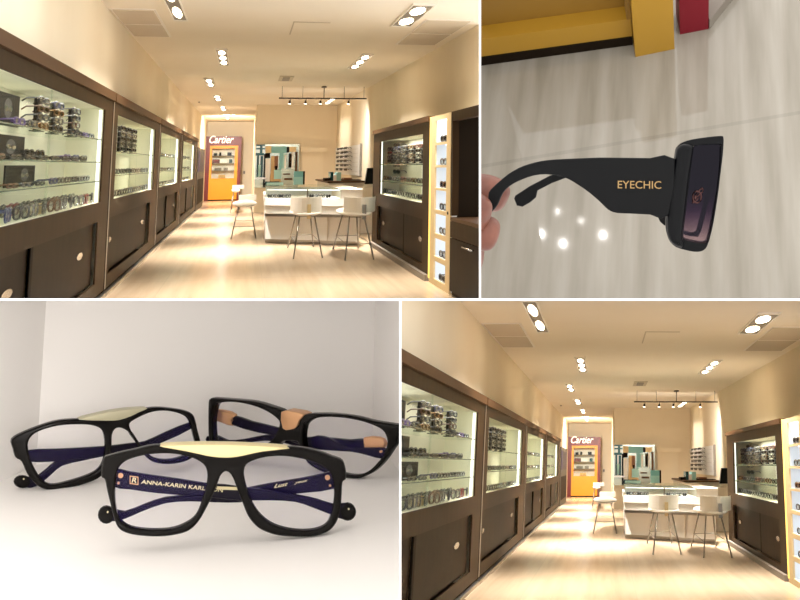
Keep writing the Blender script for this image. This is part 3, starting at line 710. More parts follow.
        c = [(cx + ix * hw * k + sx * iy * .7, cy + iy * dy * k, zr) for ix, iy in ((-1, -1), (1, -1), (1, 1), (-1, 1))]
        t.part('foot_ring', MB().tube(c, .007, 6, True), M['legs'])
        if back == 'panel':
            n = 9; v = []; w_ = .25
            f = MB()
            for i in range(n):
                a0 = -1.0 + 2.0 * i / n; a1 = -1.0 + 2.0 * (i + 1) / n
                P = lambda a_, o: (cx + blx + (w_ + o * .02) * math.sin(a_) / .84, cy - 1.2 + (1 - math.cos(a_)) * (.9) * 1.2 + (.05 if o else -.05))
                f.prism([P(a0, 1), P(a1, 1), P(a1, 0), P(a0, 0)], zs + .03, zs + .27)
            b_ = t.part('backrest', f, M['leather'])
            if b_: t.part('back_bracket', MB().box(cx + blx - .01, cx + blx + .05, cy - 1.34, cy - 1.26, zs - .07, zs + .16), M['legs'] if lab.startswith('right') else M['column'], parent=b_, label='metal back bracket')
        elif back == 'far':
            t.part('backrest', MB().box(cx - .14, cx + .26, cy + 1.4, cy + 1.6, zs + .03, zs + .15), M['leather'])
        t.done()
    stool(1.87, 21.3, 'right white bar stool with steel back bracket, beside walnut case', 'panel', hw=.235, blx=.05)
    stool(1.07, 22.0, 'white bar stool in front of the middle of the counter', 'panel', hw=.24, blx=-.02)
    stool(.01, 28.4, 'white bar stool standing alone left of the counter', 'far', hw=.26, dy=1.7, seat=(.28, 1.8), zs=-.83)
    stool(-.30, 43, 'half-hidden white stool before the kiosk', 'far', hw=.14, dy=1.6, seat=(.14, 1.6), zs=-.82)


def text_mb(s, at, xdir, ydir, size, shear=0, depth=.004, target=None, bold=0, centre=True, bend=None):
    cu = bpy.data.curves.new('t', 'FONT'); cu.body = s; cu.size = 1; cu.shear = shear; cu.extrude = 0; cu.offset = bold; cu.resolution_u = 3
    o = bpy.data.objects.new('t', cu); COL.objects.link(o); bpy.context.view_layer.update()
    me = bpy.data.meshes.new_from_object(o.evaluated_get(bpy.context.evaluated_depsgraph_get()))
    v = [list(x.co) for x in me.vertices]; f = [tuple(p.vertices) for p in me.polygons]
    bpy.data.objects.remove(o); bpy.data.curves.remove(cu); bpy.data.meshes.remove(me)
    x0 = min(p[0] for p in v); x1 = max(p[0] for p in v); y0 = min(p[1] for p in v); y1 = max(p[1] for p in v)
    k = target / (x1 - x0) if target else size; ky = size / (y1 - y0)
    cx = (x0 + x1) / 2 if centre else x0
    X = np.array(xdir, float); Yv = np.array(ydir, float); N = np.cross(X, Yv); N /= np.linalg.norm(N); at = np.array(at, float)
    mb = MB(); out = []
    for z in (0, depth):
        for p in v: out.append(at + X * (p[0] - cx) * k + Yv * (p[1] - y0) * ky + N * z)
    n = len(v)
    ff = list(f) + [tuple(n + i for i in q) for q in f]
    ec = {}
    for q in f:
        for a, b in zip(q, q[1:] + q[:1]): ec[(a, b)] = 1
    for (a, b) in ec:
        if (b, a) not in ec: ff.append((a, b, n + b, n + a))
    return mb.add(out, ff)


pm_purple = pm('purple poster', (34, 26, 58), .5, spec=.1)
M['black2'] = pm('dark bronze metal', (56, 50, 44), .4, .3)
M['brownm'] = pm('brown leather', (120, 78, 44), .5)
M['mirrorback'] = pm('pale mirror', (206, 214, 200), .12, .6)
M['white_sign'] = pm('white sign letters', (250, 244, 236), .5, emit=(255, 245, 235), estr=.6)
M['yellow_glow'] = pm('warm edge light', (250, 220, 120), .5, emit=(250, 214, 110), estr=1.0)

sp1 = Space(M1, (.94742, .99772, 1.00127), [('y', 299.3, '<'), ('x', 479.3, '<')], 'upper')
sp4 = Space(M4, (.91057, .99965, .86726), [('y', 299.7, '>'), ('x', 399.9, '>')], 'lower')
build_shop(sp1, 11.0)
build_shop(sp4, 11.0)
#MORE

# ------------------------------------------------------------------ added edge-on boards for the white border lines between the four views
def board(name, c0, c1, near, far, t=.0058):
    def d(px):
        v = np.array([(px[0] - PC[0]) / F, -(px[1] - PC[1]) / F, 1.0]); return M1 @ v
    a, b = d(c0), d(c1); n = np.cross(a, b); n /= np.linalg.norm(n)
    v = []
    for q in (a * near, b * near, b * far, a * far):
        v += [EYE + q + n * t / 2, EYE + q - n * t / 2]
    mb = MB().add(v, [(0, 2, 4, 6), (1, 7, 5, 3), (0, 1, 3, 2), (2, 3, 5, 4), (4, 5, 7, 6), (6, 7, 1, 0)])
    me = mesh_of(name, mb, M['board'], lambda p: p); o = bpy.data.objects.new(name, me); COL.objects.link(o); props(o, kind='structure')


board('border_board_level', (-12, 299.5), (812, 299.5), 3.4, 14)
board('border_board_upper', (480, -12), (480, 298.5), 3.4, 11.4)
board('border_board_lower', (400.3, 300.5), (400.3, 612), 3.4, 11)


# ------------------------------------------------------------------ traced plates with rounded edges
def smooth(pts, k=3, closed=True):
    out = []; n = len(pts); P = [np.array(p, float) for p in pts]
    for i in range(n):
        p0, p1, p2, p3 = P[i - 1], P[i], P[(i + 1) % n], P[(i + 2) % n]
        for j in range(k):
            t = j / k
            out.append(.5 * ((2 * p1) + (p2 - p0) * t + (2 * p0 - 5 * p1 + 4 * p2 - p3) * t * t + (3 * p1 - p0 - 3 * p2 + p3) * t ** 3))
    return out


class Plane:
    """A standing plane at its own place in a space: point p0 and horizontal run direction."""
    def __init__(s, sp, p0, run=(1, 0)):
        s.sp = sp; s.p0 = np.array(p0, float); r = np.array([run[0], run[1], 0.]); s.u = r / np.linalg.norm(r)
        s.n = np.cross(s.u, [0, 0, 1.]); s.w = np.array([0, 0, 1.])      # n points to the viewer
        s.n = -s.n if s.n[1] > 0 else s.n
    def uv(s, px):
        d = s.sp.M @ np.array([(px[0] - PC[0]) / F, -(px[1] - PC[1]) / F, 1.0]) / s.sp.S
        p = d * ((s.p0 @ s.n) / (d @ s.n)); q = p - s.p0; return (q @ s.u, q[2])
    def pt(s, u, z, h=0): return s.p0 + s.u * u + s.w * z + s.n * h
    def back(s, d): return Plane(s.sp, s.p0 - s.n * d, s.u[:2])


def plate(pl, outlines, thick, bevel=.0, k=3, h0=0, bend=0, smooth_it=True, res=2):
    """Solid plate from outlines in the picture's frame, set in its own standing plane."""
    cu = bpy.data.curves.new('p', 'CURVE'); cu.dimensions = '2D'; cu.fill_mode = 'BOTH'
    cu.extrude = max(thick / 2 - bevel, .0005); cu.bevel_depth = bevel; cu.bevel_resolution = res; cu.offset = -bevel
    for ol in outlines:
        p = [pl.uv(q) for q in ol]
        if smooth_it: p = smooth(p, k)
        s = cu.splines.new('POLY'); s.points.add(len(p) - 1); s.use_cyclic_u = True
        for i, q in enumerate(p): s.points[i].co = (q[0], q[1], 0, 1)
    o = bpy.data.objects.new('p', cu); COL.objects.link(o); bpy.context.view_layer.update()
    me = bpy.data.meshes.new_from_object(o.evaluated_get(bpy.context.evaluated_depsgraph_get()))
    v = [x.co.copy() for x in me.vertices]; f = [tuple(p.vertices) for p in me.polygons]
    bpy.data.objects.remove(o); bpy.data.curves.remove(cu); bpy.data.meshes.remove(me)
    us = [q[0] for q in v]; c = (min(us) + max(us)) / 2; hw = (max(us) - min(us)) / 2
    out = [pl.pt(q[0], q[1], q[2] + h0 - bend * ((q[0] - c) / hw) ** 2) for q in v]
    return MB().add(out, f, bevel > 0)


def fix_smooth(o, ang=35):
    if o is None: return
    o.data.polygons.foreach_set('use_smooth', [True] * len(o.data.polygons))
    bm = bmesh.new(); bm.from_mesh(o.data)
    bmesh.ops.remove_doubles(bm, verts=bm.verts, dist=1e-4)
    for e in bm.edges:
        if len(e.link_faces) == 2 and e.calc_face_angle(0) > math.radians(ang): e.smooth = False
    bm.to_mesh(o.data); bm.free()


def add_glass(name, refl, k=.12, rough=.05, tint=(255, 255, 255)):
    m = bpy.data.materials.new(name); m.use_nodes = True; nt = m.node_tree; nt.nodes.clear()
    out = nt.nodes.new('ShaderNodeOutputMaterial'); t = nt.nodes.new('ShaderNodeBsdfTransparent'); g = nt.nodes.new('ShaderNodeBsdfGlossy')
    c = L(refl); k = k * .1; g.inputs[0].default_value = (c[0] * k, c[1] * k, c[2] * k, 1); g.inputs['Roughness'].default_value = rough; t.inputs[0].default_value = L(tint)
    a = nt.nodes.new('ShaderNodeAddShader'); nt.links.new(t.outputs[0], a.inputs[0]); nt.links.new(g.outputs[0], a.inputs[1]); nt.links.new(a.outputs[0], out.inputs[0])
    return m


# ------------------------------------------------------------------ white shelf cubby with three folded eyeglasses (lower left)
sp3 = Space(M1, (1, 1, 1), [('y', 300.2, '>'), ('x', 399.4, '<')], 'shelf')
M['cubby'] = pm('warm white cubby', (251, 247, 243), .6)
M['cubby_floor'] = pm('white shelf surface', (250, 246, 242), .5)
YB = 7.05
xl = sp3.hit((36, 470), 1, YB)[0]; xr = sp3.hit((373, 400), 1, YB)[0]
struct(sp3, 'floor_cubby', MB().box(-4.2, 1.3, 3.2, YB, -1.56, -1.5), M['cubby_floor'])
struct(sp3, 'wall_cubby_back', MB().box(xl - .1, 1.3, YB, YB + .05, -1.56, -.3), M['cubby'])
struct(sp3, 'wall_cubby_left', MB().prism([(xl, YB), (xl - .1, YB), (xl - 1.05, 4.4), (xl - .95, 4.4)], -1.5, -.3), M['cubby'])
struct(sp3, 'wall_cubby_right', MB().prism([(xr, YB), (xr + .25, YB), (xr + .25, 4.4), (xr + .2, 4.4)], -1.5, -.3), M['cubby'])
M['acetate'] = pm('glossy black acetate', (16, 13, 11), .16, spec=.13)
M['acetate2'] = pm('dark violet black acetate', (20, 14, 32), .2, spec=.15)
M['brass'] = pm('pale gold plate', (246, 228, 172), .35, .3)
M['pale_brass'] = pm('pale champagne plate', (196, 190, 160), .4, .4)
M['rose'] = pm('rose gold plate', (214, 164, 120), .35, .6)
M['coat'] = add_glass('anti-reflective lens', (110, 90, 255), .10)
M['letter'] = pm('gold lettering', (230, 216, 170), .4, .2)


def folded_glasses(label, pl, outer, holes, arms, plates, tips, letters=(), rivets=(), thick=.05, arm_gap=.06, cat='eyeglasses'):
    b = pl.pt(0, 0); b[2] = -1.5
    t = Thing(sp3, 'eyeglasses', label, cat, b)
    fr = t.part('frame_front', plate(pl, [outer] + holes, thick, .011, bend=.03), M['acetate']); fix_smooth(fr)
    lens_pl = pl.back(.012)
    for h in holes:
        c = np.mean(h, axis=0); hh = [tuple(c + (np.array(q) - c) * 1.02) for q in h]
        o = t.part('lens', plate(lens_pl, [hh], .006, 0), M['coat'], label='clear lens with violet reflection')
    for ol, mt in plates:
        fix_smooth(t.part('brow_plate', plate(pl.back(.004), [ol], thick + .02, .004, bend=.0, k=2), M[mt], label='gold coloured plate'))
    arm_objs = []
    for i, (ol, gap, mt) in enumerate(arms):
        a = t.part('temple_arm', plate(pl.back(arm_gap + gap), [ol], .028, .008, k=2), M[mt]); fix_smooth(a); arm_objs.append(a)
    for i, (cx, cy, rx, ry, gap) in enumerate(tips):
        c = [(cx + rx * math.cos(q * PI / 8), cy + ry * math.sin(q * PI / 8)) for q in range(16)]
        fix_smooth(t.part('arm_tip', plate(pl.back(arm_gap + gap), [c], .03, .01, k=1), M['acetate'], label='rounded arm end'))
        s_ = [(cx + 1.2 + .9 * math.cos(q * PI / 4), cy - 2.5 + .9 * math.sin(q * PI / 4)) for q in range(8)]
        t.part('pin', plate(pl.back(arm_gap + gap - .019), [s_], .006, 0, k=1, smooth_it=False), M['letter'], label='tiny metal pin')
    for (cx, cy, r, gap) in rivets:
        c = [(cx + r * math.cos(q * PI / 6), cy + r * math.sin(q * PI / 6)) for q in range(12)]
        t.part('rivet', plate(pl.back(arm_gap + gap - .018), [c], .006, 0, k=1, smooth_it=False), M['rose'], label='rose gold rivet')
    for (s_, a_, b_, hpx, gap, sh) in letters:
        lp = pl.back(arm_gap + gap - .0175)
        ua, ub = lp.uv(a_), lp.uv(b_); A_ = lp.pt(*ua); B_ = lp.pt(*ub); X = (B_ - A_); ln = np.linalg.norm(X); X /= ln
        Yd = np.cross(lp.n, X); Yd = Yd if Yd[2] > 0 else -Yd
        hh = abs(lp.uv((a_[0], a_[1] - hpx))[1] - ua[1])
        t.part('lettering', text_mb(s_, (A_ + B_) / 2, X, Yd, hh, shear=sh, depth=.002, target=ln, bold=.012), M['letter'], label='gold lettering')
    return t, pl


outer1 = [(160, 444.8), (148, 446), (135, 449.5), (120, 453), (108, 456.5), (104, 458), (102, 463), (101, 471), (101.3, 478), (104.5, 480.5), (107, 492), (110, 504), (113.5, 518), (118, 528), (126, 533), (140, 535.5), (160, 536), (178, 533.5), (190, 529), (199, 520),
          (206, 508), (213, 494), (218.5, 480), (221, 474), (225, 470.6), (229, 471.6), (233, 477), (238, 490), (243, 503), (248, 515), (256, 525), (266, 531), (280, 535), (300, 536.5), (315, 536), (326, 533), (333, 528), (338, 520), (341, 508), (342, 495), (342.8, 483), (346, 480), (346.3, 472), (344.5, 464), (341, 460),
          (333, 457), (322, 452.5), (308, 448.5), (296, 446.8), (289, 446.6), (270, 448), (255, 450), (240, 453.5), (226, 454.8), (212, 453.5), (194, 450), (178, 447)]
holeL1 = [(121, 465), (128, 460), (140, 456), (155, 453.5), (170, 453), (185, 455), (197, 459), (205, 465), (207.5, 474), (206, 486), (202, 500), (196, 514), (187, 522), (174, 527.5), (158, 529.5), (140, 529), (127, 526), (119, 519), (115.5, 508), (114.5, 494), (115.5, 480), (117.5, 471)]
holeR1 = [(246, 464), (255, 459), (268, 456), (283, 455.5), (297, 457.5), (311, 461), (324, 467), (331, 475), (334, 487), (334, 502), (331, 515), (327, 524), (318, 529), (303, 530.5), (285, 528), (270, 522), (258, 511), (250, 497), (246, 484), (244, 473)]
gold1 = [(160.4, 444.6), (175, 443.4), (200, 442.8), (230, 443), (260, 444.2), (280, 445.6), (289, 446.8), (278, 448.2), (262, 450), (250, 452.5), (238, 455), (226, 456), (212, 455), (200, 452.5), (186, 449.5), (172, 447)]
armL1 = [(113, 469), (130, 471.5), (150, 474.5), (180, 478.7), (207, 483), (225, 484.3), (240, 486.5), (270, 490), (300, 495), (318, 499), (334, 504), (345, 503), (348, 512), (343, 519), (330, 514), (312, 507), (295, 501.5), (270, 500), (240, 500), (215, 497.5), (190, 495.5), (155, 492.5), (130, 489), (113, 486)]
armR1 = [(338, 471), (320, 474), (300, 478), (270, 483), (250, 487), (232, 492), (215, 492.5), (190, 494.5), (165, 497), (145, 503.5), (125, 511), (112, 508), (104, 512), (109, 521), (125, 518.5), (140, 512), (165, 503), (190, 501), (215, 502), (240, 502), (262, 497.5), (300, 493), (338, 487.5)]
pl1 = Plane(sp3, sp3.hit((300, 538.5), 2, -1.5))
t1, _ = folded_glasses('black acetate eyeglasses with pale gold brow plate, in front, folded arms, ANNA-KARIN KARLSSON lettering', pl1, outer1, [holeL1, holeR1],
                       [(armL1, 0.0, 'acetate2'), (armR1, .04, 'acetate2')], [(gold1, 'brass')],
                       [(106.5, 514.5, 8.6, 9, .04), (347.5, 511.5, 8.6, 9, 0)],
                       letters=[('ANNA-KARIN KARLSSON', (141, 483.5), (222.5, 492.2), 3.9, 0, 0), ('R', (131.6, 482.4), (136.4, 483), 5.0, 0, 0), ('Lust', (274, 488), (288, 485.5), 3.6, .02, .5), ('yeux', (294, 484.8), (308, 482), 2.4, .02, .5)],
                       rivets=[(120.6, 475.5, 2.6, 0), (327.5, 477.5, 2.6, .02), (118.5, 483, 1.3, 0), (330, 485.5, 1.2, .02)])
# square emblem outline on the left arm
lp = pl1.back(.06 - .0175)
o_ = [(129.7, 475.6), (138.4, 476.8), (138.4, 485.0), (129.7, 483.8)]; i_ = [(130.5, 476.6), (137.6, 477.6), (137.6, 484.0), (130.5, 483.0)]
t1.part('emblem_outline', plate(lp, [o_, i_], .002, 0, smooth_it=False), M['rose'], label='square emblem outline')
lb = [(217, 486.3), (240, 487.2), (240, 490.2), (217, 489.4)]
t1.part('size_label', plate(pl1.back(.035), [lb], .002, 0, smooth_it=False), M['letter'], label='pale printed strip')

outer2 = [(12, 440), (25, 432), (45, 424), (60, 420), (80, 418.5), (105, 419), (118, 418.5), (130, 414.5), (142, 408.8), (157, 407), (173, 408.5), (186, 411), (193, 414.5), (196, 421), (198, 430), (201, 441), (201, 449), (196, 456), (184, 462), (168, 464), (154, 462), (146, 457), (140, 449), (134, 440), (128, 431.5),
          (121, 427.5), (115, 428), (111.5, 434), (111, 445), (109, 458), (105, 470), (97, 478), (80, 484.5), (62, 489), (48, 489.5), (38, 486), (28, 475), (22, 462), (16, 458), (13.5, 450)]
holeL2 = [(28, 445), (32, 436), (42, 430), (58, 425.5), (75, 424), (90, 424.5), (100, 428), (104, 436), (104.5, 450), (102, 462), (96, 470), (84, 476), (68, 481), (55, 484), (46, 482.5), (38, 474), (31, 460)]
holeR2 = [(129, 423), (137, 417.5), (150, 412), (163, 410.5), (176, 412.5), (186, 417), (191, 425), (194, 436), (196, 446), (190, 453), (178, 458), (165, 459.5), (153, 457), (145, 450), (138, 441), (131, 431)]
plate2 = [(78, 418.6), (92, 414.5), (105, 411.5), (120, 409), (135, 407.6), (146, 407.5), (138, 411), (130, 415), (118, 419), (105, 419.6)]
armA2 = [(22, 450.5), (60, 448.5), (104, 446), (130, 443), (145, 441), (165, 432), (190, 422), (190, 429), (165, 441), (145, 449), (128, 452.5), (104, 454.5), (60, 461), (22, 461)]
armB2 = [(130, 446.5), (104, 449), (80, 452), (62, 457), (50, 465), (38, 475), (26, 477), (20, 483), (30, 488), (42, 482), (52, 473.5), (62, 465.5), (80, 461), (104, 456), (130, 453)]
p0 = sp3.hit((48, 489.5), 2, -1.5); p1 = sp3.hit((170, 472), 2, -1.5)
pl2 = Plane(sp3, p0, (p1 - p0)[:2])
folded_glasses('black eyeglasses with champagne brow plate, rear left, turned away, folded arms, on white shelf', pl2, outer2, [holeL2, holeR2],
               [(armA2, 0.0, 'acetate2'), (armB2, .035, 'acetate2')], [(plate2, 'pale_brass')], [(22.5, 481.5, 9, 6.4, .035)])

outer3 = [(207, 403), (209, 399), (213, 398.3), (235, 399.3), (255, 401), (272, 405.5), (286, 411), (286.5, 420), (287.5, 424), (300, 425), (302.5, 419), (308, 413.8), (323, 412.8), (340, 413.8), (357, 416.5), (373, 421), (390, 424.3), (399.2, 426.5), (398, 434), (396, 442), (391, 450), (383, 462), (373, 472), (361.5, 477.5), (351, 478.5), (338, 476),
          (322, 470), (310, 462), (303, 449), (300, 441), (288, 440), (283, 442), (277, 448), (262, 452), (240, 452), (222, 450), (211, 446), (207.5, 438), (206.8, 425)]
holeL3 = [(216.5, 404), (230, 402), (245, 403.3), (260, 407), (272, 412.5), (280, 418.5), (282, 423), (279.5, 430.5), (272, 441), (258, 446), (238, 447), (222, 445.5), (213, 441.5), (210.8, 425), (212.5, 411)]
holeR3 = [(306, 428), (309, 422.5), (318, 417.5), (332, 416.5), (347, 417.8), (362, 421), (373, 425), (382, 430), (386, 437), (386.5, 445), (383, 455), (377, 463), (370, 470), (361.5, 474), (352, 474.7), (340, 472), (326, 466), (315, 460), (308, 450), (305, 440)]
goldM3 = [(285.5, 410.6), (296, 410.2), (308, 413.4), (303.5, 419), (300.5, 426), (294, 428.5), (287, 427)]
armL3 = [(234, 415.3), (252, 421), (278, 427.3), (306, 437), (317.5, 435.3), (330, 438), (350, 447), (383, 447.5), (388, 452), (383, 458.5), (370, 455.5), (352, 451.5), (320, 449.5), (300, 444), (276, 435.5), (260, 432.5), (233, 424.5)]
endL3 = [(212, 409.5), (224, 409.8), (236, 414.3), (233.5, 425.5), (222, 422), (211, 418)]
armR3 = [(366, 438.8), (350, 439.3), (325, 437), (306, 437.5), (286, 435), (266, 434.6), (245, 438.7), (228, 440), (218, 435.5), (208, 436), (208, 442), (220, 443.5), (245, 443), (266, 440.5), (286, 443), (306, 448.5), (330, 449.5), (352, 451), (366, 449.5)]
endR3 = [(365, 437), (380, 436.8), (386, 441), (385, 447.5), (372, 449), (365, 448)]
p0 = sp3.hit((354, 478), 2, -1.5); p1 = sp3.hit((235, 464), 2, -1.5)
pl3 = Plane(sp3, p0, (p0 - p1)[:2])
t3, _ = folded_glasses('black eyeglasses with gold bridge and rose gold arm ends, rear right on white shelf', pl3, outer3, [holeL3, holeR3],
                       [(armL3, 0.0, 'acetate2'), (armR3, .03, 'acetate2'), (endL3, 0.0, 'rose'), (endR3, .03, 'rose')], [(goldM3, 'rose')], [], rivets=[(381, 451.5, 1.4, -.005)])

# ------------------------------------------------------------------ sunglasses held over a stone floor (upper right)
cl2 = [('x', 480.8, '>'), ('y', 298.7, '<')]
spf = Space(M2, (1, 1, 1), cl2, 'floor'); HF = -7.5
m, cr, tc = noisy(pm('pale streaked floor tile', (150, 145, 134), .045, spec=.5), (131, 125, 113), (157, 152, 142), scale=(2.4, .22, 1), nscale=3.2, detail=6, lo=.3, hi=.7, rot=.0)
tiles(m, cr, tc, 5.2, 4.3, ox=1.5, oy=1.62, line=.014, dark=.88, rot=-.2, linex=.012); M['tile2'] = m
corn = [spf.hit(q, 2, HF) for q in ((470, -14), (815, -14), (815, 315), (470, 315))]
struct(spf, 'floor_tile', MB().prism([tuple(c[:2]) for c in corn], HF - .05, HF), M['tile2'])
M['mustard'] = pm('mustard yellow lacquer', (160, 121, 32), .4)
M['mustard_dk'] = pm('mustard panel', (130, 96, 30), .5)
fa, fb = spf.hit((480, 67), 2, HF), spf.hit((633, 46), 2, HF)
u = (fb - fa)[:2]; u /= np.linalg.norm(u); n2 = np.array([-u[1], u[0]])
n2 = n2 if n2[1] > 0 else -n2
def height_at(px, a, b):
    """height above the floor of a picture point lying in the standing plane over the floor line a-b"""
    d = spf.M @ np.array([(px[0] - PC[0]) / F, -(px[1] - PC[1]) / F, 1.0]); nn = np.array([n2[0], n2[1], 0]); q = d * ((a @ nn) / (d @ nn)); return q[2]
def slab(a, b, d0, d1, z0, z1):
    P = lambda p, dd: (p[0] + n2[0] * dd, p[1] + n2[1] * dd)
    return MB().prism([P(a, d0), P(b, d0), P(b, d1), P(a, d1)], z0, z1)
far_l = fa - np.append(u, 0) * .3
zr0 = height_at((632, 36), fa, fb); zr1 = height_at((630, 19), fa, fb)
t = Thing(spf, 'cabinet', 'mustard yellow cabinet base with square post standing on streaked stone floor', 'cabinet', ((fa + fb) / 2)[:2].tolist() + [HF])
t.part('bottom_rail', slab(far_l, fb, 0, .25, zr0, zr1), M['mustard'])
t.part('panel', slab(far_l, fb, .12, .3, zr1, zr1 + .9), M['mustard_dk'])
t.part('panel_seam', slab(spf.hit((484, 66), 2, HF), spf.hit((486, 66), 2, HF), .11, .12, zr1, zr1 + .9), M['wood_dk'])
t.part('plinth', slab(far_l, fb, .01, .3, HF, zr0), M['wood_dk'])  # plinth set forward and dark to stand for the rail's shadow
pa, pb = spf.hit((635.5, 57), 2, HF), spf.hit((674.5, 49), 2, HF)
t.part('post', slab(pa, pb, 0, .32, HF, HF + 1.3), M['mustard'], label='square corner post')
t.part('door_stile', slab(spf.hit((629, 47), 2, HF), spf.hit((633.5, 46.3), 2, HF), .0, .12, zr1, zr1 + .9), M['mustard_dk'])
ra, rb = spf.hit((680, 34.5), 2, HF), spf.hit((708.5, 29), 2, HF)
t2 = Thing(spf, 'red_panel', 'crimson panel standing just beyond the yellow post', 'panel', (ra[0], ra[1], HF))
t2.part('panel', slab(ra, rb, 0, .2, HF, HF + 1.2), M['crimson'] if 'crimson' in M else pm('crimson lacquer', (112, 8, 28), .5, spec=.3)); t2.done()
ga, gb = spf.hit((709.5, 29.5), 2, HF), spf.hit((738, 0), 2, HF); gc = spf.hit((742, -12), 2, HF)
single(spf, 'grey_plinth', MB().prism([tuple(ga[:2]), tuple(gc[:2]), (gc[0] - .25, gc[1]), (ga[0] - .02, ga[1] + .1)], HF, HF + .12), M['grey'], label='grey wall base running back beside the crimson panel', cat='wall base')
t.done()

spg = Space(M2G, (1, 1, 1), cl2, 'held')
YG = 5.5
M['matte'] = pm('matte black acetate', (9, 10, 12), .55, spec=.15)
M['matte_navy'] = pm('blue black acetate', (2, 3, 6), .4, spec=.15)
pg = Plane(spg, spg.hit((640, 185), 1, YG))
t = Thing(spg, 'sunglasses', 'oversized matte black shield sunglasses held by fingertips, EYECHIC lettering on wide arm', 'sunglasses', spg.hit((640, 185), 1, YG))
arm = [(674, 158.6), (650, 157.9), (625, 157.6), (600, 157.4), (575, 158.4), (556, 159.3), (543, 160.8), (531, 163.8), (521, 167.6), (511, 173.5), (502.5, 180.5), (496, 186.5), (491.8, 191.5), (491, 200), (489.5, 208), (488, 216), (490.5, 215.5), (494, 211.5), (500.5, 203.5), (504, 195), (508.5, 188.5), (515, 183.5), (524, 179), (536, 175), (548, 173.8), (560, 175.2), (570, 178.5),
       (580, 184.5), (590, 191.5), (600, 200), (606, 206), (611, 209.8), (618, 211.8), (630, 212.3), (650, 213.3), (668, 213.8)]
a_ = t.part('temple_arm', plate(pg, [arm], .03, .006, k=2, h0=.1), M['matte']); fix_smooth(a_)
t.part('lettering', text_mb('EYECHIC', (spg.hit((639.5, 188.6), 1, YG - .117)), (1, 0, -.01), (0, 0, 1), abs(spg.hit((639, 189), 1, YG - .117)[2] - spg.hit((639, 181.3), 1, YG - .117)[2]), depth=.004, target=43.5 * (YG - .117) / 1217, bold=.003), M['gold'], parent=a_, label='gold lettering EYECHIC')
pf = pg.back(.42)
arm2 = [(514.3, 198.5), (515.5, 195.5), (530, 186), (550, 175.5), (566, 170), (585, 170), (610, 172), (640, 176), (668, 180), (668, 214), (640, 214), (615, 205), (600, 192), (580, 183), (566, 177.8), (552, 183), (537.5, 190.5), (536, 197.3), (530, 202.5), (522.5, 206.6), (517, 205.5)]
fix_smooth(t.part('temple_arm', plate(pf, [arm2], .03, .006, k=1), M['matte']))
body = [(673.6, 163), (675.2, 152), (676.6, 147.5), (680.5, 143.5), (686, 141), (693, 139.2), (706, 137.3), (720, 136), (722.4, 137.6), (722.6, 143), (721.8, 155), (719, 178), (716.5, 198), (712.6, 222), (709.5, 235), (706.3, 245), (703, 248.8), (699, 250.3), (693, 250.4), (685, 248.8), (676, 246), (670, 241), (667, 234.5), (665.6, 226), (666, 214), (667.6, 198), (670.5, 180)]
lens = [(692.8, 149), (694, 146), (706, 144.8), (720.6, 144.6), (720.7, 147), (719, 165), (716.2, 190), (711.4, 219), (708, 236), (706, 241), (701, 242), (692, 240.6), (684.6, 238.4), (682.8, 235), (684, 222), (686, 205), (689, 178)]
lens = [(min(x, 719.5), y) for x, y in lens]
fix_smooth(t.part('frame_front', plate(pg, [body, lens], .15, .005, k=2, h0=.0), M['matte_navy']))
# outer side wall of the wrap-around front
side = [(673.6, 163), (675.2, 152), (677.5, 147), (683, 144), (692, 146), (692, 152), (688, 178), (685, 205), (683, 222), (681.5, 236), (683.5, 241), (681, 246), (674, 243.5), (669, 238.5), (666.6, 230), (666.4, 214), (668, 198), (670.5, 180)]
fix_smooth(t.part('frame_side', plate(pg, [side], .06, .025, k=2, h0=.085), M['matte_navy']))
hinge = [(656, 213), (660, 213), (667, 214), (667.5, 226), (664, 225), (660, 221.5)]
t.part('hinge', plate(pf, [hinge], .05, .005, k=1), M['black'])
# far rim seen through the lens
far = [(709, 165), (713.5, 165), (711, 190), (706, 212), (701, 231), (698, 236.5), (690, 236), (683, 234), (683, 230.5), (692, 232.5), (696, 231), (701, 212), (706.5, 188)]
t.part('far_rim', plate(pg.back(.16), [far], .03, .004, k=1), M['black'])
lm = bpy.data.materials.new('gradient sun lens'); lm.use_nodes = True; nt = lm.node_tree; nt.nodes.clear()
out = nt.nodes.new('ShaderNodeOutputMaterial'); tr = nt.nodes.new('ShaderNodeBsdfTransparent'); gl = nt.nodes.new('ShaderNodeBsdfGlossy'); gl.inputs['Roughness'].default_value = .1; gl.inputs[0].default_value = (.8, .75, 1, 1)
ms = nt.nodes.new('ShaderNodeMixShader'); ms.inputs[0].default_value = .015
tcn = nt.nodes.new('ShaderNodeTexCoord'); sx = nt.nodes.new('ShaderNodeSeparateXYZ'); mr = nt.nodes.new('ShaderNodeMapRange'); rp = nt.nodes.new('ShaderNodeValToRGB')
mr.inputs[1].default_value = -.27; mr.inputs[2].default_value = .14
rp.color_ramp.elements[0].color = (.85, .72, .74, 1); rp.color_ramp.elements[1].color = (.004, .003, .008, 1)
e = rp.color_ramp.elements.new(.38); e.color = (.20, .13, .22, 1); e = rp.color_ramp.elements.new(.62); e.color = (.02, .01, .04, 1)
nt.links.new(tcn.outputs['Object'], sx.inputs[0]); nt.links.new(sx.outputs[2], mr.inputs[0]); nt.links.new(mr.outputs[0], rp.inputs[0]); nt.links.new(rp.outputs[0], tr.inputs[0])
nt.links.new(tr.outputs[0], ms.inputs[1]); nt.links.new(gl.outputs[0], ms.inputs[2]); nt.links.new(ms.outputs[0], out.inputs[0])
cc = np.mean(lens, axis=0); ln_ = t.part('lens', plate(pg, [[tuple(cc + (np.array(q) - cc) * 1.01) for q in lens]], .012, 0, k=1, h0=.03), lm, label='gradient violet lens')
em = MB(); pe = pg.back(-.045)
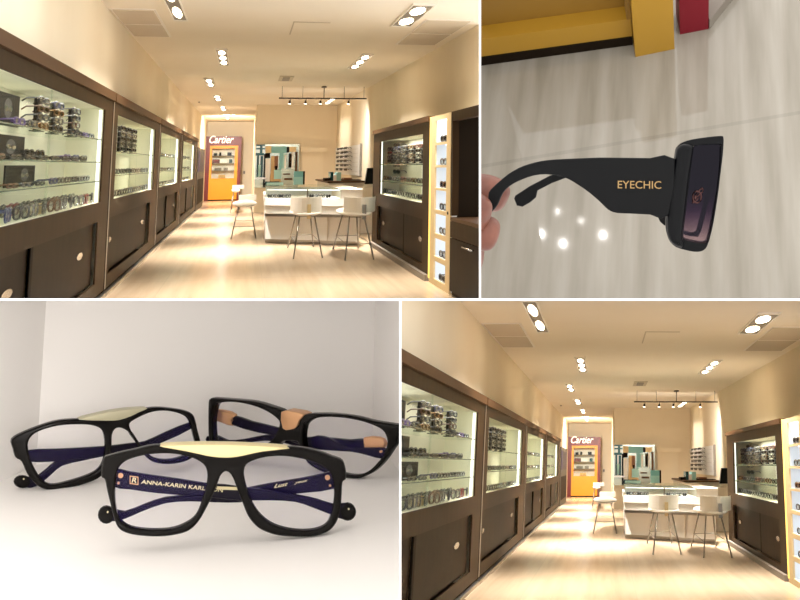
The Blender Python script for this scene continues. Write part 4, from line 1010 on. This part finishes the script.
for k_, (cx, cy, rx, ry, r_) in enumerate(((697, 197, 4.3, 6.0, .004), (699, 193, 3.2, 4.2, .003), (695.5, 200, 3.4, 3.0, .003), (701, 190.5, 2.0, 2.6, .003))):
    em.tube([pe.pt(*pe.uv((cx + rx * math.cos(q * PI / 6 + k_), cy + ry * math.sin(q * PI / 6)))) for q in range(10 if k_ else 12)], r_, 5, closed=(k_ == 0))
em.ball(pe.pt(*pe.uv((695.2, 197.5))), (.007, .006, .011), 8, 6)
t.part('emblem', em, pm('copper emblem', (84, 54, 52), .35, .7), parent=ln_, label='copper flower-like emblem on the lens')
t.done()


# hand: one continuous surface grown from a branching skeleton
def skin_hand(sp, label, chains, plane_y):
    me = bpy.data.meshes.new('hand'); v = []; e = []; r = []
    def P(q): return sp.hit((q[0], q[1]), 1, plane_y + q[2])
    root = P((452, 226, .1)); v.append(root); r.append(.13)
    for ch in chains:
        prev = 0
        for q in ch:
            v.append(P(q)); r.append(q[3]); e.append((prev, len(v) - 1)); prev = len(v) - 1
    b = v[0].copy()
    m = sp.base(b)
    me.from_pydata([tuple(p - b) for p in v], e, [])
    o = bpy.data.objects.new('hand_tmp', me); COL.objects.link(o); o.matrix_world = m
    sk = o.modifiers.new('s', 'SKIN'); sk.use_smooth_shade = True
    if not me.skin_vertices: me.skin_vertices.new()
    for i, x in enumerate(me.skin_vertices[0].data): x.radius = (r[i] * 1.28, r[i] * 1.28); x.use_root = (i == 0)
    sb = o.modifiers.new('d', 'SUBSURF'); sb.levels = 3; sb.render_levels = 3
    bpy.context.view_layer.update()
    m2 = bpy.data.meshes.new_from_object(o.evaluated_get(bpy.context.evaluated_depsgraph_get()))
    bpy.data.objects.remove(o)
    clip_mesh(m2, m, sp.clip)
    m2.materials.clear(); m2.materials.append(M['skin'])
    h = bpy.data.objects.new('hand', m2); COL.objects.link(h); h.matrix_world = m
    m2.polygons.foreach_set('use_smooth', [True] * len(m2.polygons))
    return props(h, label, 'hand')


sk_ = pm('skin', (190, 128, 104), .45); sk_.node_tree.nodes['Principled BSDF'].inputs['Subsurface Weight'].default_value = .12
sk_.node_tree.nodes['Principled BSDF'].inputs['Subsurface Radius'].default_value = (.05, .02, .01)
M['skin'] = noisy(sk_, (100, 55, 42), (126, 76, 60), nscale=9, bump=.15)[0]
hand = skin_hand(spg, 'fingers and thumb of a hand pinching the tip of the sunglasses arm', [
    [(466, 190, .09, .075), (480, 192, .10, .074), (493, 194, .11, .070), (502.5, 198.5, .11, .058), (507.5, 201, .11, .036)],
    [(462, 216, -.16, .09), (474, 208, -.19, .08), (482, 201, -.20, .052), (485.5, 196, -.2, .03)],
    [(464, 228, -.05, .075), (480, 232, -.10, .068), (491, 234.5, -.11, .064), (499, 237, -.10, .045)],
    [(462, 256, .02, .06), (476, 258, .0, .058), (484, 259, .0, .044)],
    [(460, 282, .1, .05), (473, 286, .1, .042), (480, 287, .1, .03)]], YG)
nail = MB().ball((0, 0, 0), (.034, .008, .026), 12, 8)

# lamps mirrored in the floor tile, then an added fill spot
ln = M1 @ M2.T
def lamp_for(px, dist, watts):
    X = spf.hit(px, 2, HF); r = X.copy(); r[2] = -r[2]; r /= np.linalg.norm(r); p = spf.w(X + r * dist)
    spot('ceiling_spot', p, spf.w(X), watts, 9, (1, .97, .92), radius=.038, blend=.5)
for q_, w_ in (((541, 234), 1), ((563, 243.5), 1), ((603, 235), .9), ((557.5, 211.5), .25), ((581, 221), .2)): lamp_for(q_, 13, SPOT_W * w_)
c3 = sp3.w((-1.7, 5.0, -1.5))
spot('shelf_fill_spot', EYE + np.array([-.1, .2, -.5]), c3 + np.array([0, -.6, 0]), SHELF_FILL_W, 38, (1, .96, .93), radius=.5, blend=1)  # added unseen fill beside the eye, brightens the white cubby
